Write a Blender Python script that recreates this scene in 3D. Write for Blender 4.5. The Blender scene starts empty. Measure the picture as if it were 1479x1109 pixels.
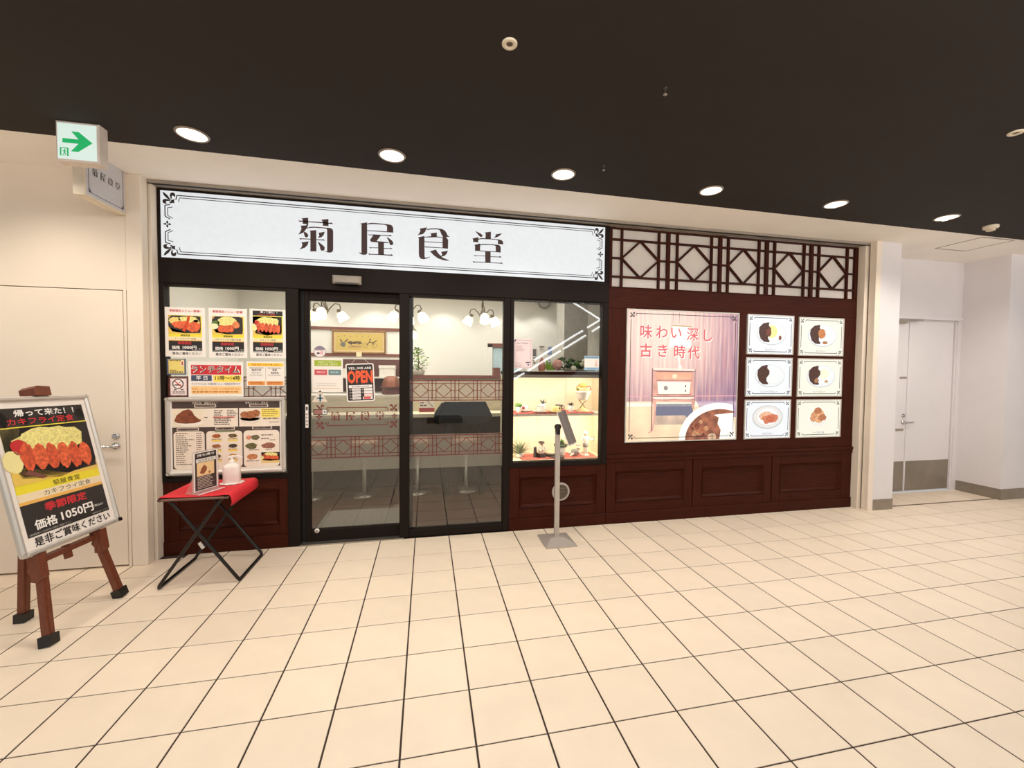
import bpy, bmesh, math, random
from math import sin, cos, pi, radians
from mathutils import Vector, Matrix, Euler
from bpy_extras.object_utils import world_to_camera_view
SC = bpy.context.scene
COL = SC.collection
random.seed(7)
# ------------------------------------------------------------------ camera
R_ = Vector((0.979152, -0.203063, 0.0)); 
YAW, PIT, ROL, FPX = 0.203565090, -0.033196625, 0.00856202902, 594.346489
cam_d = bpy.data.cameras.new('camera'); cam = bpy.data.objects.new('camera', cam_d); COL.objects.link(cam)
fw = Vector((sin(YAW)*cos(PIT), cos(YAW)*cos(PIT), sin(PIT)))
r0 = Vector((cos(YAW), -sin(YAW), 0)); u0 = r0.cross(fw)
rr = r0*cos(ROL)+u0*sin(ROL); uu = -r0*sin(ROL)+u0*cos(ROL)
CAM = Vector((0.40222642, -3.70625054, 1.51762912))
cam.matrix_world = Matrix(((rr.x, uu.x, -fw.x, CAM.x), (rr.y, uu.y, -fw.y, CAM.y), (rr.z, uu.z, -fw.z, CAM.z), (0, 0, 0, 1)))
cam_d.sensor_width = 36; cam_d.sensor_fit = 'HORIZONTAL'; cam_d.lens = FPX/1479*36; cam_d.clip_start = .02
SC.camera = cam
# ------------------------------------------------------------------ world, exposure
W = bpy.data.worlds.new('mall_ambient'); SC.world = W; W.use_nodes = True
W.node_tree.nodes['Background'].inputs[0].default_value = (1.0, .965, .93, 1)
W.node_tree.nodes['Background'].inputs[1].default_value = .5
SC.view_settings.view_transform = 'Standard'; SC.view_settings.look = 'None'
SC.view_settings.exposure = 0; SC.view_settings.gamma = 1; SC.view_settings.use_curve_mapping = False
def lamp(name, kind, loc, energy, color, rot=(0, 0, 0), **kw):
    d = bpy.data.lights.new(name, kind); d.energy = energy; d.color = color
    for k, v in kw.items(): setattr(d, k, v)
    o = bpy.data.objects.new(name, d); o.location = loc; o.rotation_euler = rot; COL.objects.link(o); return o
WARM = (1, .9, .76); NEUT = (1, .96, .92); COOL = (1, .95, .94)
# added fill areas over the walkway and in the shop, then the shop spots
lamp('concourse_fill', 'AREA', (-.2, -2.7, 2.9), 24, NEUT, shape='RECTANGLE', size=5, size_y=1.4)  # added downward fill standing in for unseen mall lights
lamp('concourse_fill', 'AREA', (1.1, -3.1, 2.9), 95, NEUT, (radians(52), 0, 0), shape='RECTANGLE', size=7, size_y=.4)  # added tilted fill aimed at the shopfront in place of stronger ambient
lamp('concourse_fill', 'AREA', (6.6, -3.0, 2.9), 62, COOL, (radians(55), 0, radians(-8)), shape='RECTANGLE', size=3, size_y=.5)  # added tilted fill that brightens the walls on the right
lamp('shop_ceiling_fill', 'AREA', (.2, 2.4, 2.88), 78, (1, .97, .91), shape='RECTANGLE', size=4, size_y=1.6)  # added area fill that brightens the shop interior
for x in (-1.6, -.5, .7, 1.9, 2.5):  # scallop spots; the rightmost one is added to brighten the rear wall
    lamp('shop_wall_spot', 'SPOT', (x, 3.6, 2.86), 15, (1, .96, .88), spot_size=radians(110), spot_blend=.4, shadow_soft_size=.04)
lamp('added_flower_spot', 'SPOT', (1.75, .7, 2.8), 34, (1, .95, .86), (radians(-18), 0, 0), spot_size=radians(70), spot_blend=.6, shadow_soft_size=.05)  # added spot to brighten the silk flowers on the cabinet
DOWN = [(-1.01, -.79), (.17, -.8), (1.37, -.8), (2.59, -.8), (3.785, -.8), (5.044, -.78)]
for x, y in DOWN+[(-3.4, -.79), (-2.2, -.79), (6.25, -.78)]:
    lamp('downlight', 'SPOT', (x, y, 2.925), 62 if x > -1.5 else 46, WARM if x < 2 else (1, .92, .82), spot_size=radians(140), spot_blend=.7, shadow_soft_size=.07)
# ------------------------------------------------------------------ materials
def lin(c):
    return tuple((v/255/12.92 if v/255 <= .04045 else ((v/255+.055)/1.055)**2.4) for v in c)
MC = {}
def mat(name, c, rough=.5, metal=0., noise=.08, scale=12., bump=0., emit=0., stretch=None, spec=.5, vary=0., c2=None, back=1.):
    if name in MC: return MC[name]
    m = bpy.data.materials.new(name); m.use_nodes = True; MC[name] = m
    nt = m.node_tree; b = nt.nodes['Principled BSDF']; L = lin(c)
    b.inputs['Roughness'].default_value = rough; b.inputs['Metallic'].default_value = metal
    b.inputs['Specular IOR Level'].default_value = spec
    tc = nt.nodes.new('ShaderNodeTexCoord'); nz = nt.nodes.new('ShaderNodeTexNoise'); nz.inputs['Scale'].default_value = scale
    nz.inputs['Detail'].default_value = 4
    src = tc.outputs['Object']
    if stretch:
        mp = nt.nodes.new('ShaderNodeMapping'); mp.inputs['Scale'].default_value = stretch
        nt.links.new(src, mp.inputs['Vector']); src = mp.outputs['Vector']
    nt.links.new(src, nz.inputs['Vector'])
    mx = nt.nodes.new('ShaderNodeMix'); mx.data_type = 'RGBA'
    lo = [max(0, v*(1-noise)) for v in L]; hi = [min(1, v*(1+noise)) for v in L]
    if c2: lo, hi = L, lin(c2)
    mx.inputs['A'].default_value = (*lo, 1); mx.inputs['B'].default_value = (*hi, 1)
    cr = nt.nodes.new('ShaderNodeMapRange'); cr.inputs['From Min'].default_value = .3; cr.inputs['From Max'].default_value = .7
    nt.links.new(nz.outputs['Fac'], cr.inputs['Value']); nt.links.new(cr.outputs['Result'], mx.inputs['Factor'])
    out = mx.outputs['Result']
    if vary:
        oi = nt.nodes.new('ShaderNodeObjectInfo'); hs = nt.nodes.new('ShaderNodeHueSaturation')
        mr = nt.nodes.new('ShaderNodeMapRange'); mr.inputs['To Min'].default_value = 1-vary; mr.inputs['To Max'].default_value = 1+vary*.4
        nt.links.new(oi.outputs['Random'], mr.inputs['Value']); nt.links.new(mr.outputs['Result'], hs.inputs['Value'])
        nt.links.new(out, hs.inputs['Color']); out = hs.outputs['Color']
    if back < 1:      # translucent backlit film: most of what it shows is transmitted lamp light, little is reflected
        bk = nt.nodes.new('ShaderNodeMix'); bk.data_type = 'RGBA'; bk.inputs['Factor'].default_value = 1-back; bk.inputs['B'].default_value = (0, 0, 0, 1)
        nt.links.new(out, bk.inputs['A']); nt.links.new(bk.outputs['Result'], b.inputs['Base Color'])
    else: nt.links.new(out, b.inputs['Base Color'])
    if emit:
        nt.links.new(out, b.inputs['Emission Color']); b.inputs['Emission Strength'].default_value = emit
    if bump:
        bp = nt.nodes.new('ShaderNodeBump'); bp.inputs['Strength'].default_value = bump; bp.inputs['Distance'].default_value = .004
        nt.links.new(nz.outputs['Fac'], bp.inputs['Height']); nt.links.new(bp.outputs['Normal'], b.inputs['Normal'])
    return m
def P(*c): return mat('print_%d_%d_%d' % c, c, rough=.5, noise=.03, scale=30)      # printed ink
def E(*c): return mat('backlit_%d_%d_%d' % c, c, rough=.4, noise=.02, scale=20, emit=BOX, back=.3)   # backlit film
BOX = .9
def food(c, s=60., n=.35): return mat('food_%d_%d_%d_%d' % (*c, s), c, rough=.5, noise=n, scale=s)
def foodE(c, s=60., n=.35): return mat('backlit_food_%d_%d_%d_%d' % (*c, s), c, rough=.5, noise=n, scale=s, emit=BOX, back=.3)
def glassm(name, tint=(1, 1, 1)):
    m = bpy.data.materials.new(name); m.use_nodes = True; nt = m.node_tree; nt.nodes.clear()
    o = nt.nodes.new('ShaderNodeOutputMaterial'); mx = nt.nodes.new('ShaderNodeMixShader'); fr = nt.nodes.new('ShaderNodeFresnel')
    fr.inputs['IOR'].default_value = 1.6; t = nt.nodes.new('ShaderNodeBsdfTransparent'); t.inputs[0].default_value = (*tint, 1)
    g = nt.nodes.new('ShaderNodeBsdfGlossy'); g.inputs['Roughness'].default_value = 0
    nt.links.new(fr.outputs[0], mx.inputs[0]); nt.links.new(t.outputs[0], mx.inputs[1]); nt.links.new(g.outputs[0], mx.inputs[2]); nt.links.new(mx.outputs[0], o.inputs[0])
    return m
def filmm(name, c, opac):
    m = bpy.data.materials.new(name); m.use_nodes = True; nt = m.node_tree; nt.nodes.clear()
    o = nt.nodes.new('ShaderNodeOutputMaterial'); mx = nt.nodes.new('ShaderNodeMixShader'); m2 = nt.nodes.new('ShaderNodeMixShader')
    t = nt.nodes.new('ShaderNodeBsdfTransparent'); d = nt.nodes.new('ShaderNodeBsdfDiffuse'); tl = nt.nodes.new('ShaderNodeBsdfTranslucent')
    nz = nt.nodes.new('ShaderNodeTexNoise'); nz.inputs['Scale'].default_value = 400
    mr = nt.nodes.new('ShaderNodeMapRange'); mr.inputs['To Min'].default_value = opac-.08; mr.inputs['To Max'].default_value = opac+.08
    nt.links.new(nz.outputs['Fac'], mr.inputs['Value']); nt.links.new(mr.outputs[0], mx.inputs[0])
    d.inputs[0].default_value = (*lin(c), 1); tl.inputs[0].default_value = (*lin(c), 1); m2.inputs[0].default_value = .5
    nt.links.new(d.outputs[0], m2.inputs[1]); nt.links.new(tl.outputs[0], m2.inputs[2])
    nt.links.new(t.outputs[0], mx.inputs[1]); nt.links.new(m2.outputs[0], mx.inputs[2]); nt.links.new(mx.outputs[0], o.inputs[0])
    return m
GLASS = glassm('clear_glass', (.97, .98, .97))
FROST = filmm('frosted_film', (205, 195, 180), .5)
PINKF = filmm('pale_pink_film', (215, 190, 180), .42)
WHITEW = mat('painted_wall', (236, 222, 204), .75, noise=.02, scale=3, bump=.03)
WHITEG = mat('painted_wall_cool', (224, 219, 219), .75, noise=.02, scale=3, bump=.03)
SOFFIT = mat('soffit_paint', (250, 245, 238), .85, noise=.02, scale=3)
DARKC = mat('dark_ceiling_paint', (44, 38, 34), .8, noise=.06, scale=6, spec=.3)
TILE = mat('cream_floor_tile', (240, 222, 199), .38, noise=.035, scale=5, vary=.05, spec=.4)
GROUT = mat('floor_grout', (58, 42, 34), .9, noise=.15, scale=30)
ALU = mat('dark_bronze_aluminium', (27, 18, 13), .6, noise=.06, scale=8, spec=.15)
BLACKA = mat('black_recess', (14, 11, 10), .6)
WOOD = mat('mahogany', (60, 23, 12), .5, noise=.25, scale=5, stretch=(1.2, 8, 14), bump=.05, spec=.1)
WOODV = mat('mahogany_upright', (60, 23, 12), .5, noise=.25, scale=5, stretch=(14, 8, 1.2), bump=.05, spec=.1)
STEEL = mat('brushed_steel', (176, 170, 160), .35, metal=.9, noise=.08, scale=20, stretch=(1, 1, 40))
KICK = mat('kick_plate_steel', (150, 140, 126), .45, metal=.5, noise=.12, scale=4)
CHROME = mat('chrome', (200, 200, 200), .15, metal=1)
BLACK = mat('black_plastic', (24, 22, 21), .4)
BLACKM = mat('black_painted_steel', (34, 31, 29), .35, metal=.4)
WHITEP = mat('white_plastic', (236, 228, 220), .4)
GREYP = mat('grey_plastic', (150, 140, 128), .5)
ALUF = mat('silver_snap_frame', (205, 200, 192), .35, metal=.4, noise=.05, scale=6)
PAPER = mat('white_paper', (240, 232, 224), .7, noise=.015, scale=10)
DARKF = mat('dark_shop_grout', (26, 18, 14), .3, noise=.15, scale=3, stretch=(1, 6, 1))
CREAM = mat('cream_interior_wall', (240, 237, 230), .8, noise=.02, scale=2)
CERAM = mat('white_ceramic', (244, 238, 228), .25, noise=.02)
LEAF = mat('leaf_green', (92, 132, 60), .5, noise=.35, scale=40)
LEAFP = mat('pale_leaf', (138, 146, 112), .5, noise=.45, scale=30)
LEAFD = mat('dark_leaf', (52, 74, 46), .5, noise=.3, scale=40)
WOODI = mat('interior_brown_wood', (122, 68, 54), .5, noise=.2, scale=5, stretch=(1.2, 8, 14))
SHOPT = mat('brown_shop_tile', (84, 56, 40), .35, noise=.12, scale=6, vary=.15)
BROWNW = mat('easel_wood', (112, 58, 36), .5, noise=.22, scale=6, stretch=(20, 20, 2), bump=.05)
REDF = mat('red_fabric', (214, 36, 48), .7, noise=.08, scale=60, bump=.1)
def black(*a): return P(30, 26, 24)
INK = (34, 28, 26)
# ------------------------------------------------------------------ mesh builder
TXT = {}
def glyphs(s, off):
    k = (s, off)
    if k in TXT: return TXT[k]
    c = bpy.data.curves.new('t', 'FONT'); c.body = s; c.size = 1; c.resolution_u = 2; c.offset = off
    o = bpy.data.objects.new('t', c); COL.objects.link(o)
    dg = bpy.context.evaluated_depsgraph_get(); me = bpy.data.meshes.new_from_object(o.evaluated_get(dg))
    v = [tuple(p.co) for p in me.vertices]; f = [tuple(p.vertices) for p in me.polygons]
    bpy.data.objects.remove(o); bpy.data.curves.remove(c); bpy.data.meshes.remove(me)
    x0 = min(p[0] for p in v); x1 = max(p[0] for p in v)
    TXT[k] = (v, f, x0, x1); return TXT[k]
LAY = .0005
class MB:
    def __init__(s): s.v = []; s.f = []; s.m = []; s.s = []
    def add(s, vs, fs, m, smooth=False):
        n = len(s.v); s.v += [tuple(p) for p in vs]
        for f in fs: s.f.append(tuple(n+i for i in f)); s.m.append(m); s.s.append(smooth)
        return s
    def box(s, x0, y0, z0, x1, y1, z1, m):
        v = [(x0, y0, z0), (x1, y0, z0), (x1, y1, z0), (x0, y1, z0), (x0, y0, z1), (x1, y0, z1), (x1, y1, z1), (x0, y1, z1)]
        return s.add(v, [(0, 3, 2, 1), (4, 5, 6, 7), (0, 1, 5, 4), (1, 2, 6, 5), (2, 3, 7, 6), (3, 0, 4, 7)], m)
    def cbox(s, x0, y0, z0, x1, y1, z1, m, c=.004):
        # box whose front (-y) edges are chamfered
        v = [(x0, y1, z0), (x1, y1, z0), (x1, y1, z1), (x0, y1, z1), (x0, y0+c, z0), (x1, y0+c, z0), (x1, y0+c, z1), (x0, y0+c, z1),
             (x0+c, y0, z0+c), (x1-c, y0, z0+c), (x1-c, y0, z1-c), (x0+c, y0, z1-c)]
        return s.add(v, [(0, 3, 2, 1), (8, 9, 10, 11), (0, 1, 5, 4), (1, 2, 6, 5), (2, 3, 7, 6), (3, 0, 4, 7), (4, 5, 9, 8), (5, 6, 10, 9), (6, 7, 11, 10), (7, 4, 8, 11)], m)
    def bar(s, a, b, w, d, m, up=(0, 0, 1)):
        a = Vector(a); b = Vector(b); t = (b-a).normalized(); u = Vector(up)
        if abs(t.dot(u)) > .98: u = Vector((0, 1, 0))
        n = t.cross(u).normalized()*(w/2); q = n.cross(t).normalized()*(d/2)
        v = [a-n-q, a+n-q, a+n+q, a-n+q, b-n-q, b+n-q, b+n+q, b-n+q]
        return s.add(v, [(0, 3, 2, 1), (4, 5, 6, 7), (0, 1, 5, 4), (1, 2, 6, 5), (2, 3, 7, 6), (3, 0, 4, 7)], m)
    def tube(s, pts, r, m, n=10, cap=True):
        pts = [Vector(p) for p in pts]; k = len(pts); rs = r if isinstance(r, (list, tuple)) else [r]*k
        vs = []; prev = None
        for i, p in enumerate(pts):
            t = (pts[min(i+1, k-1)]-pts[max(i-1, 0)]).normalized()
            if prev is None:
                a = Vector((0, 0, 1)) if abs(t.z) < .9 else Vector((1, 0, 0)); u = t.cross(a).normalized()
            else: u = (prev-t*prev.dot(t)).normalized()
            prev = u; w = t.cross(u)
            vs += [p+(u*cos(2*pi*j/n)+w*sin(2*pi*j/n))*rs[i] for j in range(n)]
        fs = [(i*n+j, i*n+(j+1) % n, (i+1)*n+(j+1) % n, (i+1)*n+j) for i in range(k-1) for j in range(n)]
        s.add(vs, fs, m, True)
        if cap: s.add(vs[:n], [tuple(range(n))[::-1]], m); s.add(vs[-n:], [tuple(range(n))], m)
        return s
    def lathe(s, prof, m, c=(0, 0, 0), n=20, smooth=True, T=None, cap=True):
        vs = [(r*cos(2*pi*j/n), r*sin(2*pi*j/n), z) for r, z in prof for j in range(n)]
        if T is not None: vs = [tuple(T @ Vector(v)) for v in vs]
        vs = [(v[0]+c[0], v[1]+c[1], v[2]+c[2]) for v in vs]; k = len(prof)
        fs = [(i*n+j, i*n+(j+1) % n, (i+1)*n+(j+1) % n, (i+1)*n+j) for i in range(k-1) for j in range(n)]
        s.add(vs, fs, m, smooth)
        if cap and prof[0][0] > 1e-5: s.add(vs[:n], [tuple(range(n))[::-1]], m)
        if cap and prof[-1][0] > 1e-5: s.add(vs[-n:], [tuple(range(n))], m)
        return s
    def ball(s, c, r, m, sc=(1, 1, 1), n=12, k=8):
        p = [(max(1e-6, r*sin(pi*i/k)), -r*cos(pi*i/k)) for i in range(k+1)]
        return s.lathe(p, m, c, n, True, Matrix.Diagonal(sc))
    # flat print, x right, z up, facing -y; lay = ink layer
    def pl(s, pts, m, lay=1): return s.add([(x, -lay*LAY, z) for x, z in pts], [tuple(range(len(pts)))], m)
    def rc(s, x0, z0, x1, z1, m, lay=1): return s.pl([(x0, z0), (x1, z0), (x1, z1), (x0, z1)], m, lay)
    def rrc(s, x0, z0, x1, z1, r, m, lay=1):
        p = []
        for cx, cz, a in ((x1-r, z0+r, -90), (x1-r, z1-r, 0), (x0+r, z1-r, 90), (x0+r, z0+r, 180)):
            p += [(cx+r*cos(radians(a+t)), cz+r*sin(radians(a+t))) for t in (0, 30, 60, 90)]
        return s.pl(p, m, lay)
    def el(s, cx, cz, rx, rz, m, lay=1, n=24, a0=0, a1=360):
        return s.pl([(cx+rx*cos(radians(a0+(a1-a0)*i/n)), cz+rz*sin(radians(a0+(a1-a0)*i/n))) for i in range(n if a1-a0 == 360 else n+1)], m, lay)
    def blob(s, cx, cz, rx, rz, m, lay=1, j=.15, n=18, seed=0):
        rd = random.Random(seed)
        return s.pl([(cx+rx*cos(2*pi*i/n)*(1+rd.uniform(-j, j)), cz+rz*sin(2*pi*i/n)*(1+rd.uniform(-j, j))) for i in range(n)], m, lay)
    def ln(s, pts, w, m, lay=1):
        for (x0, z0), (x1, z1) in zip(pts, pts[1:]):
            d = math.hypot(x1-x0, z1-z0) or 1; nx, nz = -(z1-z0)/d*w/2, (x1-x0)/d*w/2
            s.pl([(x0+nx, z0+nz), (x0-nx, z0-nz), (x1-nx, z1-nz), (x1+nx, z1+nz)], m, lay)
        return s
    def tx(s, t, x, z, h, m, lay=2, al='c', w=None, off=0., sx=1., wmax=None, skew=0):
        # h = cap height of a full-width glyph; baseline at z
        v, f, x0, x1 = glyphs(t, 0.); k = h/.84; kx = k*sx
        if w: kx = w/(x1-x0)
        if wmax and (x1-x0)*kx > wmax: kx = wmax/(x1-x0)
        ox = x-(x0+x1)/2*kx if al == 'c' else (x-x0*kx if al == 'l' else x-x1*kx)
        ds = [(0, 0)] if not off else [(-off, 0), (off, 0), (0, off), (0, -off)]     # heavier weight: the outline printed again a hair aside
        for i, (dx, dz) in enumerate(ds): s.add([(ox+(p[0]+dx)*kx, -(lay+i*.2)*LAY, z+(p[1]+.07+dz)*k) for p in v], f, m)
        return s
    def lines(s, x0, x1, z, n, dz, h, m, lay=2, seed=1, full=.6):
        rd = random.Random(seed)      # rows of unreadably small print
        for i in range(n):
            x = x0; e = x0+(x1-x0)*rd.uniform(full, 1)
            while x < e:
                w = h*rd.uniform(.8, 3.2); s.rc(x, z-i*dz, min(x+w, e), z-i*dz+h, m, lay); x += w+h*.5
        return s
    def build(s, name, parent=None, loc=None, rot=None, mesh_only=False, smooth_all=False):
        me = bpy.data.meshes.new(name); me.from_pydata(s.v, [], s.f); ms = []
        for m in s.m:
            if m not in ms: ms.append(m); me.materials.append(m)
        ix = {m: i for i, m in enumerate(ms)}
        me.polygons.foreach_set('material_index', [ix[m] for m in s.m]); me.polygons.foreach_set('use_smooth', s.s); me.update()
        if mesh_only: return me
        o = bpy.data.objects.new(name, me); COL.objects.link(o)
        if parent: o.parent = parent
        if loc: o.location = loc
        if rot: o.rotation_euler = rot
        return o
def tag(o, label, cat, group=None):
    o['label'] = label; o['category'] = cat
    if group: o['group'] = group
    return o
def thing(name, label, cat, loc=(0, 0, 0), rot=(0, 0, 0), group=None):
    o = bpy.data.objects.new(name, None); COL.objects.link(o); o.location = loc; o.rotation_euler = rot; o.empty_display_size = .1
    return tag(o, label, cat, group)
def struct(o, label=None):
    o['kind'] = 'structure'
    if label: o['label'] = label
    return o
def sempty(name, label=None, loc=(0, 0, 0), rot=(0, 0, 0)):
    o = bpy.data.objects.new(name, None); COL.objects.link(o); o.location = loc; o.rotation_euler = rot; return struct(o, label)
def bx(name, *a, parent=None, loc=None, rot=None): return MB().box(*a).build(name, parent, loc, rot)
def cb(name, *a, parent=None): return MB().cbox(*a).build(name, parent)
def dup(o, loc, label=None, group=None, rot=None, scale=None):
    c = o.copy(); COL.objects.link(c); c.location = loc
    if label: c['label'] = label
    if group: c['group'] = group
    if rot: c.rotation_euler = rot
    if scale: c.scale = scale
    for ch in list(o.children):
        d = ch.copy(); COL.objects.link(d); d.parent = c
        for g in ch.children: e = g.copy(); COL.objects.link(e); e.parent = d
    return c
GLYPH = {}
GLYPH['k']='100,957 284,991 291,885 290,802 268,710 245,677 194,602 145,535 5,473 60,554 97,646 86,722 80,741 232,761 244,798 132,798 138,911|0,890 51,885 138,895 287,885 686,895 859,883 921,893 940,904 999,857 858,855 685,861 287,859 138,864 50,847|661,960 859,999 861,788 697,785 700,898|245,677 329,725 451,740 920,735 976,700 992,649 988,90 966,30 903,0 829,4 742,41 730,54 816,33 820,675 802,706 660,712 451,709 316,691 245,657|159,548 194,574 266,518 290,468 265,415 219,404 186,435 169,498|316,611 512,645 513,14 342,2 346,588|32,373 83,370 344,372 344,350 101,346 70,322|516,373 682,377 707,393 762,347 682,352 516,349|575,566 755,612 714,499 658,443 559,413 597,491|92,249 299,295 264,184 190,102 34,37 99,115 120,187|549,300 595,284 718,189 752,139 730,54 655,42 625,79 607,168'
GLYPH['y']='35,950 230,998 230,57 202,13 126,0 50,12 0,49 6,72 63,49 66,926|233,959 332,991 485,999 844,988 935,975 980,932 997,873 997,741 792,743 232,737 232,760 812,768 812,912 793,950 715,964 485,963 332,951 233,932|248,642 305,631 420,645 638,645 857,648 908,672 960,629 857,624 625,620 407,617 299,606|420,635 638,642 509,449 869,435 856,414 714,403 535,408 356,411 305,461 394,600|802,588 844,580 960,495 999,430 979,362 928,347 889,382 859,487|547,409 721,411 720,43 553,45|279,253 343,244 547,254 547,232 355,228 330,207|721,250 895,255 918,280 979,234 895,235 720,226|253,52 329,44 547,51 921,60 947,77 996,20 921,25 547,27 317,20 291,8'
GLYPH['s']='67,937 295,999 234,853 167,780 0,734 53,792 93,883|288,945 436,976 585,990 763,981 858,934 914,849 941,783 996,773 969,751 886,738 928,693 955,648 950,374 778,383 222,373 222,400 778,401 777,683 763,709 586,710 221,676 214,696 369,725 586,737 797,729 736,822 694,928 653,955 558,956 423,941 281,913|9,668 214,723 219,82 249,50 343,76 391,99 370,71 276,24 182,1 101,13 54,71 41,151 40,643|389,817 597,860 600,724 417,720 423,793|215,561 777,564 777,544 215,537|370,254 567,328 642,217 779,90 999,14 944,0 806,9 642,54 506,140 411,236|735,264 950,317 902,207 833,141 717,113 765,184'
GLYPH['d']='92,975 145,968 271,914 330,864 307,822 251,814 202,861|390,963 595,999 593,778 420,775 426,932|744,928 958,978 880,897 794,843 688,815 751,881|0,746 191,800 195,753 286,779 420,782 596,784 852,779 952,758 996,700 999,629 824,633 824,743 767,759 596,761 286,748 191,725 192,641 28,639 24,713|57,547 252,614 249,374 86,369 85,528|252,574 329,602 569,613 853,608 904,570 918,516 915,368 755,375 249,366 249,390 755,396 754,560 711,582 569,586 329,569 252,546|415,367 588,371 590,37 417,40|45,237 121,233 416,240 416,221 135,217 101,197|589,232 856,238 899,265 949,213 856,217 589,212|8,42 95,38 417,44 590,43 915,46 943,71 990,19 901,24 417,22 95,16 46,0'
GLYPH['f']='150,144 290,174 491,344 616,535 741,726 664,733 436,580 260,394|741,697 657,357 698,194 828,109 968,139 1043,277 1028,453 926,390 850,339 797,402 781,606|714,772 537,672 358,651 204,703 138,839 187,979 301,1027 467,1018 379,904 406,829 560,786 687,847|741,726 870,656 999,630 945,766 981,937 814,923 711,990 609,941 713,845'
GLY = {k: [[tuple(float(t) for t in q.split(',')) for q in p.split(' ')] for p in v.split('|')] for k, v in GLYPH.items()}
def kiku(mb, ch, x0, z0, x1, z1, m, lay=2):
    for p in GLY[ch]: mb.pl([(x0+a/999*(x1-x0), z0+b/999*(z1-z0)) for a, b in p], m, lay)
def fleur(mb, cx, cz, sx, sz, s, m, lay=2):
    # corner lily; sx, sz = +-1 towards the middle of the sign, s = scale
    for p in GLY['f']: mb.pl([(cx+sx*s*a*1e-4, cz+sz*s*b*1e-4) for a, b in p], m, lay)
def cross(mb, cx, cz, r, m, lay=2):
    for a in range(4):
        c, s = cos(a*pi/2), sin(a*pi/2)
        mb.pl([(cx+(u*c-v*s)*r, cz+(u*s+v*c)*r) for u, v in ((.1, 0), (.45, .3), (1, .0), (.45, -.3))], m, lay)
    mb.el(cx, cz, r*.12, r*.12, m, lay, 8)
def border(mb, W, H, s, m, lay=2, mid=True, lw=.0075, gap=.018, notch=.115):
    # ornamental border of a W x H sign centred on 0,0
    fleur(mb, -W/2, H/2, 1, -1, s, m, lay); fleur(mb, W/2, H/2, -1, -1, s, m, lay)
    fleur(mb, -W/2, -H/2, 1, 1, s, m, lay); fleur(mb, W/2, -H/2, -1, 1, s, m, lay)
    o = .031*s; n = notch*s
    for k, (d, w) in enumerate(((0, lw), (gap, lw*.7))):
        d *= s; w *= s; e = o+d
        for sg in (1, -1):
            mb.ln([(-W/2+n+d-.008*s, sg*(H/2-e-.035*s)), (-W/2+n+d, sg*(H/2-e)), (W/2-n-d, sg*(H/2-e)), (W/2-n-d+.008*s, sg*(H/2-e-.035*s))], w, m, lay)
            if mid:
                for t in (1, -1):
                    mb.ln([(t*(W/2-e-.035*s), sg*(H/2-n-d+.008*s)), (t*(W/2-e), sg*(H/2-n-d)), (t*(W/2-e), sg*(.06*s+d*.4)), (t*(W/2-e-.035*s), sg*(.04*s+d*.4))], w, m, lay)
            else:
                mb.ln([(sg*(W/2-e), H/2-n-d), (sg*(W/2-e), -(H/2-n-d))], w, m, lay)
    if mid:
        for t in (1, -1): cross(mb, t*(W/2-.045*s), 0, .03*s, m, lay)
# ================================================================== FLOOR
S = .3
floor = struct(bx('floor', -6.3, -9.6, -.06, 9.9, .38, -.003, GROUT), 'cream square tiled concourse floor with dark grout')
def tile_mesh(name, w, d):
    mb = MB(); g = .0042; b = .0015; x0, x1, y0, y1 = g, w-g, .003, d-.003
    v = [(x0, y0, -.01), (x1, y0, -.01), (x1, y1, -.01), (x0, y1, -.01), (x0, y0, -.0012), (x1, y0, -.0012), (x1, y1, -.0012), (x0, y1, -.0012),
         (x0+b, y0+b, 0), (x1-b, y0+b, 0), (x1-b, y1-b, 0), (x0+b, y1-b, 0)]
    mb.add(v, [(8, 9, 10, 11), (0, 1, 5, 4), (1, 2, 6, 5), (2, 3, 7, 6), (3, 0, 4, 7), (4, 5, 9, 8), (5, 6, 10, 9), (6, 7, 11, 10), (7, 4, 8, 11)], TILE)
    return mb
bpy.context.view_layer.update()
cells = []
for k in range(-21, 33):
    for j in range(-2, 32):
        x, y = k*S, -(j+1)*S; d = S
        if j == -1: d = .3 if x > 5.4 and x < 7.1 else .055
        if j == -2:
            if not (5.4 < x < 7.1): continue
            d = .075
        if j == -1 and x < -1.69 and x > -6.4: continue
        q = [world_to_camera_view(SC, cam, Vector((x+a*S, y+b*d, 0))) for a, b in ((0, 0), (1, 0), (1, 1), (0, 1))]
        seen = all(p.z > .05 for p in q) and any(-.0 < p.x < 1.0 and -.0 < p.y < 1 for p in q)
        ar = 0
        if seen:
            q = [(min(1, max(0, p.x))*1479, min(1, max(0, p.y))*1109) for p in q]
            ar = abs(sum(q[i][0]*q[(i+1) % 4][1]-q[(i+1) % 4][0]*q[i][1] for i in range(4)))/2
        cells.append((ar, x, y, d))
cells.sort(reverse=True)
tm = {}
rest = MB()
for i, (ar, x, y, d) in enumerate(cells):
    if i < 298 and ar > 60:
        key = round(d, 3)
        if key not in tm: tm[key] = tile_mesh('tile', S, d).build('tile', mesh_only=True)
        o = bpy.data.objects.new('tile', tm[key]); COL.objects.link(o); o.parent = floor; o.location = (x, y, 0)
    else:
        t = tile_mesh('tile', S, d); rest.add([(a+x, b+y, c) for a, b, c in t.v], t.f, TILE)
ro = rest.build('floor_tiles', floor); ro['kind'] = 'stuff'
shopfloor = struct(bx('floor', -2.7, .13, -.06, 3.5, 4.1, -.003, DARKF), 'dark brown tiled floor inside the shop')
stm = None; rest = MB()
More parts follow.
